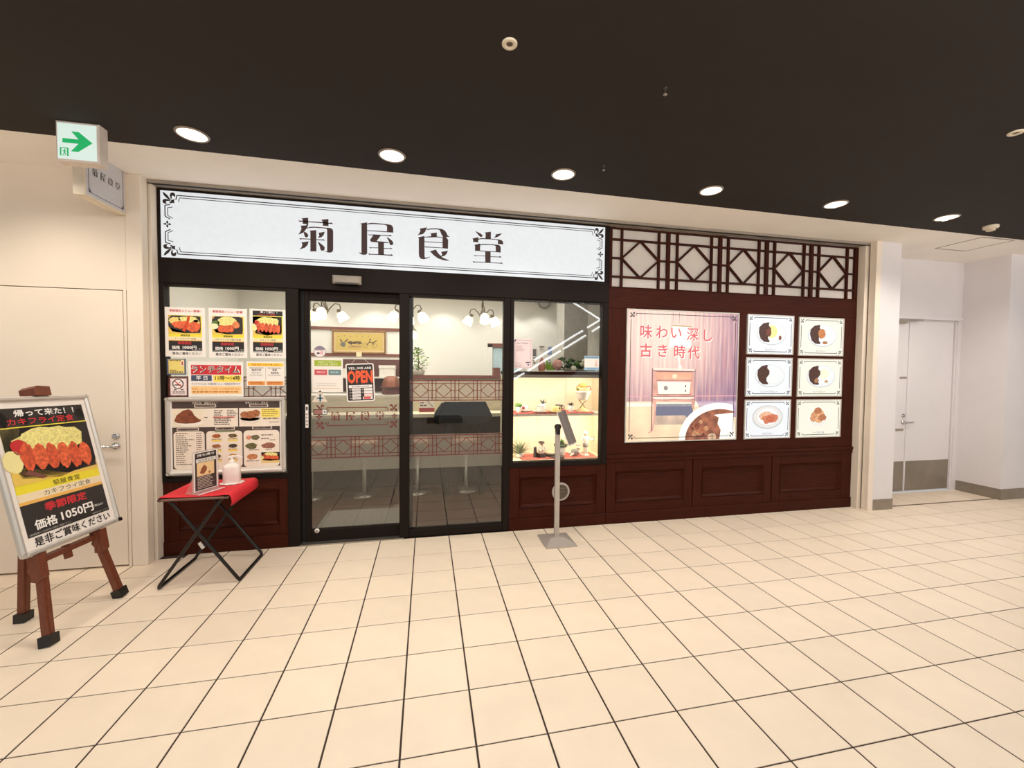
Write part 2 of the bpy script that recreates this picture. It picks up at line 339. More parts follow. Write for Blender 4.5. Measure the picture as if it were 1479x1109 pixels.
for k in range(-9, 12):
    for j in range(0, 13):
        x, y = k*S, .16+j*S
        if -5 <= k < 6 and j < 8:
            if stm is None: t = tile_mesh('tile', S, S); t.m = [SHOPT]*len(t.m); stm = t.build('tile', mesh_only=True)
            o = bpy.data.objects.new('tile', stm); COL.objects.link(o); o.parent = shopfloor; o.location = (x, y, 0)
        else: t = tile_mesh('tile', S, S); rest.add([(a+x, b+y, c) for a, b, c in t.v], t.f, SHOPT)
ro = rest.build('floor_tiles', shopfloor); ro['kind'] = 'stuff'
# ================================================================== CEILING
def ey(x): return -.577+(x+1)*.0132          # line where dark paint meets the white soffit
mb = MB(); a, b = -6.3, 9.9
def slab(mb, pts, z0, z1, m):
    n = len(pts); mb.add([(x, y, z0) for x, y in pts]+[(x, y, z1) for x, y in pts], [tuple(range(n))[::-1], tuple(range(n, 2*n))]+[(i, (i+1) % n, n+(i+1) % n, n+i) for i in range(n)], m)
slab(mb, [(a, -4.3), (b, -4.3), (b, ey(b)), (a, ey(a))], 2.945, 3.05, DARKC); struct(mb.build('ceiling'), 'dark brown painted ceiling of the concourse')
mb = MB(); slab(mb, [(a, ey(a)), (b, ey(b)), (b, .5), (a, .5)], 2.95, 3.05, SOFFIT); struct(mb.build('ceiling'), 'white soffit band above the shopfront')
struct(bx('ceiling', -2.7, .5, 2.95, 3.5, 4.1, 3.05, CREAM), 'pale ceiling inside the shop')
# ================================================================== LEFT WALL, SERVICE DOOR
wl = struct(bx('wall_left', -6.3, -.09, 2.092, -1.797, .05, 2.95, WHITEW), 'cream painted wall left of the shopfront')
bx('wall_strip', -1.8215, -.09, 0, -1.803, .05, 2.092, WHITEW, parent=wl)
bx('wall_strip', -6.3, -.09, 0, -2.733, .05, 2.092, WHITEW, parent=wl)
d2 = struct(cb('door_1', -2.727, -.091, .012, -1.8275, -.05, 2.086, WHITEW), 'flush cream service door behind the easel')
bx('door_gap', -2.735, -.06, 0, -1.81, -.04, 2.094, BLACKA, parent=d2)
mb = MB(); T = Matrix.Rotation(radians(90), 4, 'X')
mb.lathe([(.001, 0), (.026, .0), (.026, .01), (.012, .012), (.012, .045), (.001, .045)], CHROME, (-1.886, -.091, .925), 16, T=T)
mb.tube([(-1.886, -.132, .925), (-1.93, -.134, .925), (-2.015, -.13, .924)], [.011, .01, .009], CHROME, 8); mb.build('door_lever', d2)
MB().lathe([(.001, 0), (.024, .0), (.024, .008), (.012, .012), (.001, .012)], CHROME, (-1.886, -.091, .997), 16, T=T).build('key_cylinder', d2)
# jambs of the shopfront recess
tj = struct(cb('trim_1', -1.795, -.1, 0, -1.69, -.03, 2.95, WHITEW), 'white painted jamb left of the shopfront')
bx('shutter_slot', -1.79, -.03, 0, -1.70, -.014, 2.95, BLACKA, parent=tj)
bx('inner_jamb', -1.79, -.014, 0, -1.672, .12, 2.95, WHITEW, parent=tj)
tj = struct(cb('trim_2', 5.165, -.1, 0, 5.232, -.03, 2.95, WHITEW), 'white painted jamb right of the shopfront')
bx('shutter_slot', 5.18, -.03, 0, 5.225, -.012, 2.95, BLACKA, parent=tj)
bx('inner_jamb', 5.125, -.012, 0, 5.225, .12, 2.95, WHITEW, parent=tj)
tj = struct(bx('trim_3', -1.69, -.03, 2.925, 5.165, .06, 2.95, GREYP), 'grey shutter track above the shopfront')
bx('track_slot', -1.69, -.02, 2.921, 5.165, -.0, 2.9255, BLACKA, parent=tj)
# ================================================================== RIGHT SIDE: PILLAR, ALCOVE, SERVICE DOORS
wr = struct(bx('wall_right', 5.232, -.095, 0, 5.51, .375, 2.95, WHITEG), 'white pillar right of the shopfront')
struct(bx('baseboard_right', 5.24, -.099, 0, 5.514, .2, .12, KICK), 'grey metal skirting on the pillar')
wa = struct(bx('wall_back', 5.51, .37, 2.235, 7.25, .5, 2.95, WHITEG), 'white wall above the alcove doors')
bx('ledge', 5.51, .355, 2.205, 7.25, .37, 2.245, WHITEG, parent=wa)
bx('wall_strip', 7.14, .37, 0, 7.25, .5, 2.235, WHITEG, parent=wa)
wr2 = struct(bx('wall_right', 7.2, -.07, 0, 7.62, .5, 2.95, WHITEG), 'white wall end right of the alcove')
struct(bx('baseboard_right', 7.195, -.075, 0, 7.625, .36, .13, KICK), 'grey metal skirting at the foot of the far right wall')
d3 = struct(sempty('door_2', 'white double service door in the right alcove'), 'white double service door in the right alcove')
lf = MB().cbox(5.56, .4, .01, 6.377, .44, 2.19, WHITEG).build('door_leaf', d3); rf = MB().cbox(6.385, .4, .01, 7.12, .44, 2.19, WHITEG).build('door_leaf', d3)
mb = MB(); mb.box(5.51, .385, 2.19, 7.14, .5, 2.235, WHITEG); mb.box(7.125, .385, 0, 7.14, .5, 2.2, WHITEG); mb.build('door_frame', d3)
bx('door_gap', 5.51, .45, 0, 7.14, .46, 2.2, BLACKA, parent=d3)
bx('kick_plate', 5.58, .397, .02, 6.365, .4, .4, KICK, parent=lf); bx('kick_plate', 6.4, .397, .02, 7.11, .4, .4, KICK, parent=rf)
mb = MB(); mb.lathe([(.001, 0), (.026, 0), (.026, .01), (.012, .012), (.012, .04), (.001, .04)], CHROME, (6.33, .4, .9), 14, T=T)
mb.tube([(6.33, .362, .9), (6.37, .36, .9), (6.45, .364, .9)], .011, CHROME, 8); mb.build('door_lever', lf)
MB().lathe([(.001, 0), (.024, 0), (.024, .01), (.001, .01)], CHROME, (6.33, .4, .985), 14, T=T).build('key_cylinder', lf)
bx('door_sign', 6.255, .396, 1.455, 6.365, .4, 1.48, GREYP, parent=lf); bx('door_sign', 6.22, .396, .79, 6.34, .4, .82, GREYP, parent=lf)
mb = MB(); mb.box(6.1, .36, 2.15, 6.3, .4, 2.19, GREYP); mb.bar((6.3, .37, 2.185), (6.5, .33, 2.19), .02, .012, GREYP); mb.build('door_closer', lf)
struct(bx('trim_8', 5.52, -.034, -.002, 7.19, -.018, .003, mat('bronze_threshold', (92, 66, 48), .4, metal=.4)), 'thin bronze threshold strip before the alcove doors')
w4 = struct(sempty('window_4', 'white framed window at the far right edge'), 'white framed window at the far right edge')
mb = MB(); mb.box(7.62, -.02, 0, 7.7, .06, 2.6, WHITEG); mb.box(7.7, -.02, .0, 9.9, .06, .32, WHITEG); mb.box(7.7, -.02, 2.5, 9.9, .06, 2.6, WHITEG); mb.box(9.82, -.02, .3, 9.9, .06, 2.5, WHITEG); mb.build('window_frame', w4)
bx('pane', 7.69, .01, .31, 9.83, .016, 2.51, GLASS, parent=w4); bx('window_backing', 7.65, .2, .2, 9.9, .22, 2.6, mat('olive_backing', (120, 110, 80), .8, noise=.4, scale=4), parent=w4)  # plain olive sheet stands for the interior seen through the pane
bx('wall_upper', 7.62, -.02, 2.6, 9.9, .3, 2.95, WHITEG, parent=wr2)
# ================================================================== SHOP INTERIOR SHELL
wb = struct(bx('wall_back', -2.7, 4.0, 0, 3.5, 4.1, 2.95, CREAM), 'cream rear wall inside the shop')
for z0, z1 in ((2.2, 2.25), (1.74, 1.79)): bx('molding', -1.75, 3.97, z0, .03, 4.0, z1, WOODI, parent=wb)
bx('molding', -1.75, 3.97, 1.79, -1.68, 4.0, 2.2, WOODI, parent=wb)
bx('pass_recess', -1.55, 3.985, 1.12, .03, 4.0, 1.69, mat('dark_red_recess', (92, 52, 44), .6), parent=wb)
struct(bx('wall_left', -2.8, .15, 0, -2.7, 4.1, 2.95, CREAM), 'cream left side wall inside the shop')
struct(bx('wall_right', 3.4, .15, 0, 3.5, 4.1, 2.95, mat('grey_interior_wall', (196, 192, 184), .8)), 'grey right side wall inside the shop')
pil = struct(bx('wall_right', 2.55, 2.6, 0, 2.95, 3.0, 2.95, mat('grey_interior_pillar', (178, 174, 166), .8)), 'grey pillar inside the shop')
d4 = struct(sempty('door_3', 'pale blue doorway in the shop rear wall'), 'pale blue doorway in the shop rear wall')
bx('door_leaf', 1.62, 3.985, 0, 2.12, 4.0, 1.95, mat('pale_blue_door', (190, 214, 222), .5), parent=d4)
mb = MB(); mb.box(1.52, 3.95, 0, 1.6, 4.0, 2.0, CREAM); mb.box(2.12, 3.95, 0, 2.2, 4.0, 2.0, CREAM); mb.box(1.52, 3.95, 1.95, 2.2, 4.0, 2.02, WOODI); mb.build('door_frame', d4)
# ================================================================== SHOPFRONT FRAME
hd = struct(cb('trim_4', -1.672, .05, 2.185, 2.135, .22, 2.385, ALU), 'dark bronze beam across the entrance under the sign')
cb('frame_top', -1.672, .05, 2.905, 2.135, .22, 2.9205, ALU, parent=hd)
cb('frame_side', -1.672, .05, 2.385, -1.648, .22, 2.905, ALU, parent=hd); cb('frame_side', 2.085, .05, 2.385, 2.135, .22, 2.905, ALU, parent=hd)
bx('frame_back', -1.648, .12, 2.385, 2.085, .2, 2.905, BLACKA, parent=hd)
struct(cb('trim_5', -.75, .05, 0, -.655, .16, 2.185, ALU), 'dark bronze post between left window and door')
bx('door_pocket', -.655, .115, 0, -.625, .16, 2.185, BLACKA, parent=bpy.data.objects['trim_5'])
struct(cb('trim_6', 1.158, .05, .6, 1.19, .16, 2.185, ALU), 'dark bronze post left of the display window')
def window(n, x0, x1, z0, z1, label, fr, y0=.05, y1=.13, sash=None):
    w = struct(sempty(n, label), label); l, r, b, t = fr
    mb = MB(); mb.cbox(x0-l, y0, z0-b, x0, y1, z1+t, ALU); mb.cbox(x1, y0, z0-b, x1+r, y1, z1+t, ALU)
    mb.cbox(x0, y0+.003, z0-b, x1, y1, z0, ALU); mb.cbox(x0, y0+.003, z1, x1, y1, z1+t, ALU); mb.build('window_frame', w)
    yg = (y0+y1)/2; bx('pane', x0-.004, yg-.004, z0-.004, x1+.004, yg+.004, z1+.004, GLASS, parent=w); return w
w1 = window('window_1', -1.636, -.75, .632, 2.168, 'left shop window covered with posters', (.034, .0, .04, .017))
w2 = window('window_2', .247, 1.098, .075, 2.163, 'fixed glass panel right of the entrance door', (.085, .06, .065, .022))
w3 = window('window_3', 1.19, 2.075, .648, 2.178, 'display window with lit showcase', (.001, .06, .048, .007))
dr = struct(sempty('door_4', 'dark framed sliding entrance door'), 'dark framed sliding entrance door')
mb = MB(); y0, y1 = .1, .15; x0, x1, z0, z1 = -.585, .215, .115, 2.1
mb.cbox(-.625, y0, .012, x0, y1, 2.185, ALU); mb.cbox(x1, .14, .012, x1+.06, y1+.02, 2.185, ALU)
mb.cbox(x0, y0+.002, .012, x1, y1, z0, ALU); mb.cbox(x0, y0+.002, z1, x1, y1, 2.185, ALU); mb.build('door_frame', dr)
bx('pane', x0-.004, .12, z0-.004, x1+.004, .128, z1+.004, GLASS, parent=dr)
MB().lathe([(.001, 0), (.02, 0), (.02, .006), (.001, .008)], WHITEP, (-.534, .1, .109), 16, T=T).build('door_stop', dr)
MB().lathe([(.001, 0), (.009, 0), (.009, .003), (.001, .004)], GREYP, (-.534, .0925, .109), 10, T=T).build('door_stop_pin', dr)
bx('threshold', -.66, .04, 0, .2, .2, .012, STEEL, parent=dr)
# window films (flat printed film on the glass)
RW = (118, 54, 46)
def lattice_print(mb, x0, x1, z0, z1, unit, off, m, w=.006):
    H = z1-z0; mb.rc(x0, z0, x1, z0+w*1.4, m); mb.rc(x0, z1-w*1.4, x1, z1, m)
    def seg(p):
        q = []
        for (ax, az), (bx_, bz) in zip(p, p[1:]):
            if max(ax, bx_) < x0 or min(ax, bx_) > x1: continue
            if ax != bx_:
                def cl(u): u = min(max(u, x0), x1); return (u, az+(bz-az)*(u-ax)/(bx_-ax))
                q.append((cl(ax), cl(bx_)))
            else: q.append(((ax, az), (bx_, bz)))
        for a_, b_ in q: mb.ln([a_, b_], w, m)
    k = x0-off-unit
    while k < x1:
        a_, b_ = k+unit*.17, k+unit*.83; zl, zh, zm = z0+H*.17, z1-H*.17, (z0+z1)/2
        if x0 < k < x1: mb.rc(k-w*.7, z0, k+w*.7, z1, m)
        for v in (a_, b_):
            if x0 < v < x1: mb.rc(v-w/2, z0, v+w/2, z1, m)
        for s_ in ([(k, zl), (k+unit, zl)], [(k, zh), (k+unit, zh)], [(k, zm), (a_, zm)], [(b_, zm), (k+unit, zm)],
                   [(a_, zm), (k+unit/2, zh), (b_, zm), (k+unit/2, zl), (a_, zm)]): seg(s_)
        k += unit
def film(parent, y, x0, x1, z0, z1, m, name='frosted_film'): return MB().rc(x0, z0, x1, z1, m, 0).build(name, parent, (0, y, 0))
PR = P(*RW)
film(dr, .131, x0, x1, .62, 1.285, FROST)
mb = MB(); lattice_print(mb, x0, x1, .735, .925, .2, .035, PR)
for ch, u in zip('kysd', (-.385, -.26, -.135, -.01)): kiku(mb, ch, u-.038, 1.064, u+.038, 1.142, PR)
for sx, cx in ((1, -.55), (-1, .15)):
    for sz, cz in ((1, .985), (-1, 1.215)): fleur(mb, cx, cz, sx, sz, .72, PR)
    cross(mb, cx+sx*.035, 1.1, .028, PR)
for z, t in ((1.178, -1), (1.022, 1)): mb.ln([(-.462, z+t*.03), (-.45, z), (.05, z), (.062, z+t*.03)], .007, PR); mb.ln([(-.444, z+t*.034), (-.434, z+t*.012)], .004, PR); mb.ln([(.044, z+t*.034), (.034, z+t*.012)], .004, PR)
mb.build('film_print', dr, (0, .118, 0))
film(w2, .099, .247, 1.098, .62, .93, FROST); film(w2, .099, .247, 1.098, 1.235, 1.425, PINKF, 'pale_film')
mb = MB(); lattice_print(mb, .247, 1.098, .735, .925, .205, .0, PR); lattice_print(mb, .247, 1.098, 1.235, 1.425, .205, .005, PR); mb.build('film_print', w2, (0, .085, 0))
film(w1, .099, -1.636, -.75, 1.245, 1.45, PINKF, 'pale_film'); film(w1, .099, -1.636, -.75, .64, .9, FROST)
mb = MB(); lattice_print(mb, -1.636, -.75, 1.25, 1.445, .205, .03, PR); mb.build('film_print', w1, (0, .085, 0))
# ================================================================== MAHOGANY PANELLING
def panel(parent, x0, x1, z0, z1, f, y=.06):
    # one framed wainscot panel: stiles, bevelled moulding, sunk field
    fx0, fx1, fz0, fz1 = f; mb = MB()
    mb.cbox(x0, y, z0, fx0, y+.05, z1, WOODV, .003); mb.cbox(fx1, y, z0, x1, y+.05, z1, WOODV, .003)
    mb.cbox(fx0, y+.001, z0, fx1, y+.05, fz0, WOOD, .002); mb.cbox(fx0, y+.001, fz1, fx1, y+.05, z1, WOOD, .002)
    o = mb.build('panel', parent); mb = MB(); g = .028; d = .022; A = [(fx0, fz0), (fx1, fz0), (fx1, fz1), (fx0, fz1)]; B = [(fx0+g, fz0+g), (fx1-g, fz0+g), (fx1-g, fz1-g), (fx0+g, fz1-g)]
    e = .006; A2 = [(fx0+e, fz0+e), (fx1-e, fz0+e), (fx1-e, fz1-e), (fx0+e, fz1-e)]
    v = [(a_, y+.012, c_) for a_, c_ in A]+[(a_, y-.004, c_) for a_, c_ in A2]+[(a_, y+d, c_) for a_, c_ in B]
    fs = [(i, (i+1) % 4, 4+(i+1) % 4, 4+i) for i in range(4)]+[(4+i, 4+(i+1) % 4, 8+(i+1) % 4, 8+i) for i in range(4)]
    mb.add(v, fs, WOOD).build('molding', o)
    MB().add([(a_, y+d, c_) for a_, c_ in B], [(0, 1, 2, 3)], WOOD).build('field', o)
wf = struct(bx('wall_front', -1.672, .1, 0, -.75, .14, .592, WOOD), 'dark mahogany wainscot under the left window')
panel(wf, -1.672, -.75, .11, .592, (-1.56, -.82, .2, .5)); cb('plinth', -1.672, .05, 0, -.75, .1, .11, WOOD, parent=wf)
wf = struct(bx('wall_front', 1.158, .1, 0, 2.135, .14, .6, WOOD), 'dark mahogany wainscot under the display window')
panel(wf, 1.158, 2.135, .11, .6, (1.26, 2.035, .21, .5)); cb('plinth', 1.158, .05, 0, 2.135, .1, .11, WOOD, parent=wf)
wf = struct(bx('wall_front', 2.135, .1, 0, 5.125, .14, 2.92, WOOD), 'dark mahogany panelled wall of menu lightboxes')
cb('plinth', 2.135, .05, 0, 5.125, .1, .11, WOOD, parent=wf)
for a_, b_, f in ((2.14, 3.098, (2.24, 3.0, .21, .52)), (3.106, 4.06, (3.21, 3.96, .21, .52)), (4.068, 5.125, (4.17, 4.99, .21, .52))): panel(wf, a_, b_, .11, .615, f)
cb('rail', 2.135, .05, .615, 5.125, .1, .655, WOOD, parent=wf); cb('rail', 2.135, .042, .655, 5.125, .1, .688, WOOD, parent=wf)
mb = MB(); X = [2.135, 2.33, 3.605, 3.7, 5.125]
mb.cbox(2.135, .06, .688, 5.125, .1, .8, WOOD, .002); mb.cbox(2.135, .06, 2.135, 5.125, .1, 2.335, WOOD, .002)
mb.cbox(2.135, .061, .8, 2.325, .1, 2.135, WOODV, .002); mb.cbox(3.605, .061, .8, 3.695, .1, 2.135, WOODV, .002); mb.cbox(4.955, .061, .8, 5.125, .1, 2.135, WOODV, .002)
mb.cbox(4.295, .061, .8, 4.35, .1, 2.135, WOODV, .002)
for z in (1.232, 1.682): mb.cbox(3.695, .062, z-.025, 4.955, .1, z+.025, WOOD, .002)
mb.build('boarding', wf)
# lattice transom
lt = struct(sempty('trim_7', 'mahogany lattice transom with frosted white panes'), 'mahogany lattice transom with frosted white panes')
TR = mat('transom_white_pane', (214, 206, 196), .5, noise=.02)
LX = [2.168, 2.775, 3.37, 3.935, 4.505, 5.08]; Z0, Z1 = 2.345, 2.905
for i in range(5): bx('pane', LX[i], .088, Z0, LX[i+1], .096, Z1, TR, parent=lt)
def lb(x0, z0, x1, z1, w, y=.062): MB().bar((x0, y+.012, z0), (x1, y+.012, z1), w, .024, WOOD, up=(0, 1, 0)).build('lattice_bar', lt)
cb('frame_bar', 2.135, .06, 2.905, 5.125, .1, 2.92, WOOD, parent=lt); cb('frame_bar', 2.135, .06, 2.335, 5.125, .1, 2.347, WOOD, parent=lt)
cb('frame_bar', 2.135, .06, 2.347, 2.168, .1, 2.905, WOODV, parent=lt); cb('frame_bar', 5.08, .06, 2.347, 5.125, .1, 2.905, WOODV, parent=lt)
for i in range(5):
    a_, b_ = LX[i], LX[i+1]; u = b_-a_; l, r, zl, zh, zm = a_+u*.17, b_-u*.17, Z0+.1, Z1-.1, (Z0+Z1)/2
    if i: lb(a_, Z0, a_, Z1, .036)
    lb(l, Z0, l, Z1, .02); lb(r, Z0, r, Z1, .02)
    for z in (zl, zh): lb(a_, z, b_, z, .018, .064)
    lb(a_, zm, l, zm, .016, .064); lb(r, zm, b_, zm, .016, .064)
    cx = (l+r)/2
    for p, q in (((l, zm), (cx, zh)), ((cx, zh), (r, zm)), ((r, zm), (cx, zl)), ((cx, zl), (l, zm))): lb(*p, *q, .018, .066)
# ================================================================== SHOP SIGN
SX0, SX1, SZ0, SZ1 = -1.648, 2.085, 2.385, 2.905
sg = thing('shop_sign', 'long white lit sign with four big brown characters above the entrance', 'sign', ((SX0+SX1)/2, .056, (SZ0+SZ1)/2))
w, h = SX1-SX0, SZ1-SZ0
MB().box(-w/2, 0, -h/2, w/2, .06, h/2, E(221, 225, 228)).build('sign_face', sg)
mb = MB(); border(mb, w, h, 1, P(40, 24, 24)); mb.build('ornamental_border', sg)
for ch, a, b, c, d in (('k', -.654, -.377, 2.5, 2.781), ('y', -.17, .112, 2.499, 2.778), ('s', .317, .597, 2.493, 2.775), ('d', .801, 1.085, 2.49, 2.779)):
    mb = MB(); kiku(mb, ch, a-sg.location.x, c-sg.location.z, b-sg.location.x, d-sg.location.z, P(66, 40, 38), 4); mb.build('character', sg)
# ================================================================== FOOD PRINTS
class Pr:
    def __init__(s, mb, x0, z0, w, h, lay=1, K=P): s.b = mb; s.x = x0; s.z = z0; s.w = w; s.h = h; s.l = lay; s.K = K
    def X(s, u): return s.x+u*s.w
    def Z(s, v): return s.z+v*s.h
    def c(s, c): return s.K(*c) if isinstance(c, tuple) else c
    def r(s, a, b, c, d, col, l=0): s.b.rc(s.X(a), s.Z(b), s.X(c), s.Z(d), s.c(col), s.l+l); return s
    def rr(s, a, b, c, d, r, col, l=0): s.b.rrc(s.X(a), s.Z(b), s.X(c), s.Z(d), r*s.w, s.c(col), s.l+l); return s
    def p(s, pts, col, l=0): s.b.pl([(s.X(u), s.Z(v)) for u, v in pts], s.c(col), s.l+l); return s
    def e(s, u, v, a, b, col, l=0, **k): s.b.el(s.X(u), s.Z(v), a*s.w, b*s.h, s.c(col), s.l+l, **k); return s
    def bl(s, u, v, a, b, col, l=0, seed=0, j=.13, n=18): s.b.blob(s.X(u), s.Z(v), a*s.w, b*s.h, s.c(col), s.l+l, j, n, seed); return s
    def t(s, t, u, v, hh, col, l=1, al='c', off=0., wmax=None, ww=None, sx=1.): s.b.tx(t, s.X(u), s.Z(v), hh*s.h, s.c(col), s.l+l, al, w=ww*s.w if ww else None, off=off, wmax=wmax*s.w if wmax else None, sx=sx); return s
    def li(s, a, b, v, n, dv, hh, col, l=1, seed=1, full=.6): s.b.lines(s.X(a), s.X(b), s.Z(v), n, dv*s.h, hh*s.h, s.c(col), s.l+l, seed, full); return s
def fry_photo(q, kind):
    # photo of a fried dish on a black plate, inside the unit square of q
    q.r(0, 0, 1, 1, (206, 172, 96))
    q.p([(0, .0), (0, .35), (.12, .3), (.6, .04), (1, .06), (1, 0)], (232, 196, 90), 1)
    q.p([(.0, .42), (.12, .12), (.5, .04), (.98, .08), (1.0, .3), (.99, .95), (.88, 1), (.1, 1), (0, .8)], (44, 38, 36), 1)
    CAB = food((236, 222, 140), 90, .25); FR = food((222, 98, 58), 55, .4)
    if kind == 0:
        q.bl(.2, .72, .18, .2, (232, 206, 120), 2, 1); q.bl(.62, .76, .3, .22, CAB, 2, 2); q.bl(.86, .6, .12, .2, (236, 200, 120), 2, 3)
        q.bl(.4, .5, .27, .22, FR, 3, 4, .2); q.bl(.76, .4, .22, .28, FR, 4, 5, .16); q.p([(.5, .1), (.42, .2), (.55, .62), (.6, 1), (.68, 1), (.62, .5)], food((202, 66, 30), 70), 5)
    elif kind == 1:
        q.bl(.12, .62, .13, .16, (92, 120, 50), 2, 1); q.bl(.05, .45, .16, .16, (240, 232, 190), 3, 2, .05); q.bl(.5, .72, .32, .28, CAB, 2, 3)
        for i, (u, v) in enumerate(((.32, .32), (.48, .33), (.6, .36))): q.bl(u, v, .12, .2, FR, 4+i % 2, 6+i, .14)
        q.bl(.78, .55, .13, .2, food((228, 130, 80), 40), 4, 9, .2)
    else:
        q.p([(0, 1), (0, .55), (.1, .1), (.5, 0), (.9, .12), (1, .2), (1, 1)], (46, 42, 40), 1); q.p([(0, 1), (0, .5), (.06, .2), (.12, .5), (.2, 1)], (206, 190, 120), 1)
        q.bl(.52, .72, .42, .26, CAB, 2, 1, .1, 24); q.bl(.14, .66, .08, .14, (196, 40, 44), 3, 2, .1); q.bl(.05, .42, .1, .2, (240, 228, 160), 3, 3, .08)
        q.p([(.78, .98), (.98, .95), (.98, .5), (.86, .52), (.9, .8)], (40, 34, 32), 3)
        for i in range(6): q.bl(.205+i*.134, .47-i*.025, .076, .26-.012*(i % 3), FR if i % 2 else food((206, 84, 50), 45, .4), 4+i % 2, 20+i, .1, 22)
        q.p([(.1, .2), (.3, .04), (.36, .06), (.2, .22)], (120, 70, 60), 3)
def menu_poster(parent, w, h, kind, easel=False):
    MB().box(-w/2, 0, 0, w/2, .0012, h, PAPER).build('sheet', parent)
    mb = MB(); q = Pr(mb, -w/2, 0, w, h); m = .07 if easel else .085; a, b = m, 1-m
    if kind == 2:
        q.r(a, .865, b, .965, INK); q.t('帰って来た！！', .53, .917, .042, (244, 240, 236), off=.02, wmax=.6); q.t('カキフライ定食', .47, .868, .038, (214, 50, 56), off=.015, wmax=.6)
    else: q.t('季節限定メニュー登場！', .5, .905, .045, (206, 54, 60), off=.018, wmax=.8)
    q.r(a, .405, b, .862 if kind == 2 else .84, (240, 220, 60))
    ph = Pr(mb, q.X(a), q.Z(.462), (b-a)*w*.97, .385*h if kind == 2 else .37*h, 2); fry_photo(ph, kind)
    q.r(a, .335, b, .405, (244, 226, 180)); q.r(a, .322, b, .336, (238, 176, 84), 1)
    q.t('菊屋食堂', .5, .415, .036, (60, 50, 30), 2, off=.005, wmax=.3)
    q.t(('ミックスフライ定食', 'カキフライから揚げ定食', 'カキフライ定食')[kind], .5, .348, .036, (60, 50, 40), 2, wmax=.7)
    q.r(a, .118, b, .322, INK); q.t('季節限定', .48, .25, .052, (208, 48, 54), 1, off=.02)
    q.t('価格', .26, .155, .062, (246, 242, 236), 1, off=.02, wmax=.22); q.t(('1000円', '1000円', '1050円')[kind], .6, .155, .068, (246, 242, 236), 1, off=.022, ww=.34)
    q.t('（税込）', .86, .158, .018, (230, 226, 220), 1, wmax=.12); q.li(a+.01, .5, .125, 1, .1, .012, (200, 196, 190), 2, 4, 1); q.li(.66, b-.01, .13, 1, .1, .012, (200, 196, 190), 2, 5, 1)
    q.t('是非ご賞味ください', .53, .04, .05, INK, 1, off=.012, ww=.72)
    mb.build('print', parent)
FY = .047
ps = thing('menu_poster', 'seasonal menu poster of fried cutlets, leftmost of three in the left window', 'poster', (-1.487, FY, 1.604), group='seasonal menu posters in the left window'); menu_poster(ps, .282, .392, 0)
ps = thing('menu_poster', 'menu poster with white sauce cup, middle of three in the left window', 'poster', (-1.182, FY, 1.6), group='seasonal menu posters in the left window'); menu_poster(ps, .278, .4, 1)
ps = thing('menu_poster', 'fried oyster poster with black heading, rightmost of three in the left window', 'poster', (-.888, FY, 1.602), group='seasonal menu posters in the left window'); menu_poster(ps, .27, .402, 2)
def sheet(name, label, cat, x0, z0, x1, z1, y=FY, frame=None, t=.0012, pap=None):
    o = thing(name, label, cat, ((x0+x1)/2, y, z0)); w, h = x1-x0, z1-z0
    MB().box(-w/2, 0, 0, w/2, t, h, pap or PAPER).build('sheet', o); mb = MB(); return o, mb, Pr(mb, -w/2, 0, w, h)
o, mb, q = sheet('notice_card', 'small yellow notice card with blue edge under the cutlet poster', 'card', -1.62, 1.46, -1.488, 1.587, pap=P(84, 92, 120))
q.r(.09, .08, .92, .94, (232, 210, 120)); q.r(.74, .55, .9, .9, (244, 226, 214), 1); q.li(.78, .86, .6, 1, .1, .24, (196, 70, 60), 2, 3, 1); q.li(.15, .75, .86, 1, .1, .05, (110, 90, 40), 2, 2, 1); q.li(.16, .5, .24, 1, .1, .06, (80, 66, 40), 2, 3, 1); q.li(.16, .84, .13, 1, .1, .07, (70, 56, 40), 2, 4, 1); mb.build('print', o)
o, mb, q = sheet('no_smoking_sign', 'white no smoking sign with red ring in the left window', 'sign', -1.6, 1.294, -1.482, 1.432)
mb.rc(q.X(-.04), q.Z(-.03), q.X(1.04), q.Z(1.03), P(120, 44, 48), 0)
q.r(.02, .02, .98, .98, (242, 224, 220), 1); q.e(.47, .67, .34, .29, (196, 44, 48), 1); q.e(.47, .67, .28, .24, (244, 230, 226), 2)
q.r(.26, .58, .56, .64, INK, 3); q.r(.57, .58, .68, .64, (150, 140, 136), 3); q.p([(.56, .68), (.6, .78), (.66, .82), (.62, .84), (.54, .76)], (130, 120, 116), 3); q.p([(.25, .83), (.29, .87), (.7, .52), (.66, .48)], (196, 44, 48), 4)
q.t('禁　煙', .5, .29, .085, (70, 56, 54), 2, off=.01, ww=.6); q.li(.14, .86, .18, 1, .1, .05, (70, 56, 54), 2, 5, 1); q.li(.14, .86, .09, 1, .1, .03, (110, 96, 94), 2, 6, 1); mb.build('print', o)
o, mb, q = sheet('lunch_notice', 'lunch time notice with red heading in the left window', 'notice', -1.472, 1.283, -1.075, 1.568)
q.r(.05, .63, .96, .9, (206, 44, 54)); q.t('ランチタイム', .5, .675, .19, (246, 236, 226), 1, off=.045, ww=.87); q.t('ランチタイム', .5, .675, .19, INK, 2, off=.005, ww=.84)
q.r(.05, .45, .42, .61, (66, 74, 100)); q.t('平 日', .24, .475, .11, (246, 240, 232), 1, off=.02, ww=.2); q.r(.45, .42, .96, .61, (248, 222, 92)); q.t('11時〜14時', .71, .47, .12, (60, 50, 30), 1, off=.02, ww=.45)
q.t('ランチタイムは、お得定食メニューを御注文頂けます', .5, .335, .058, (84, 60, 44), 1, ww=.88); q.r(.05, .08, .96, .3, (250, 206, 140)); q.t('開店時、コーヒー・日本茶・付き御飯お替り自由', .49, .2, .05, (216, 130, 60), 1, ww=.86); q.li(.07, .9, .12, 1, .1, .04, (206, 130, 70), 1, 3, 1); mb.build('print', o)
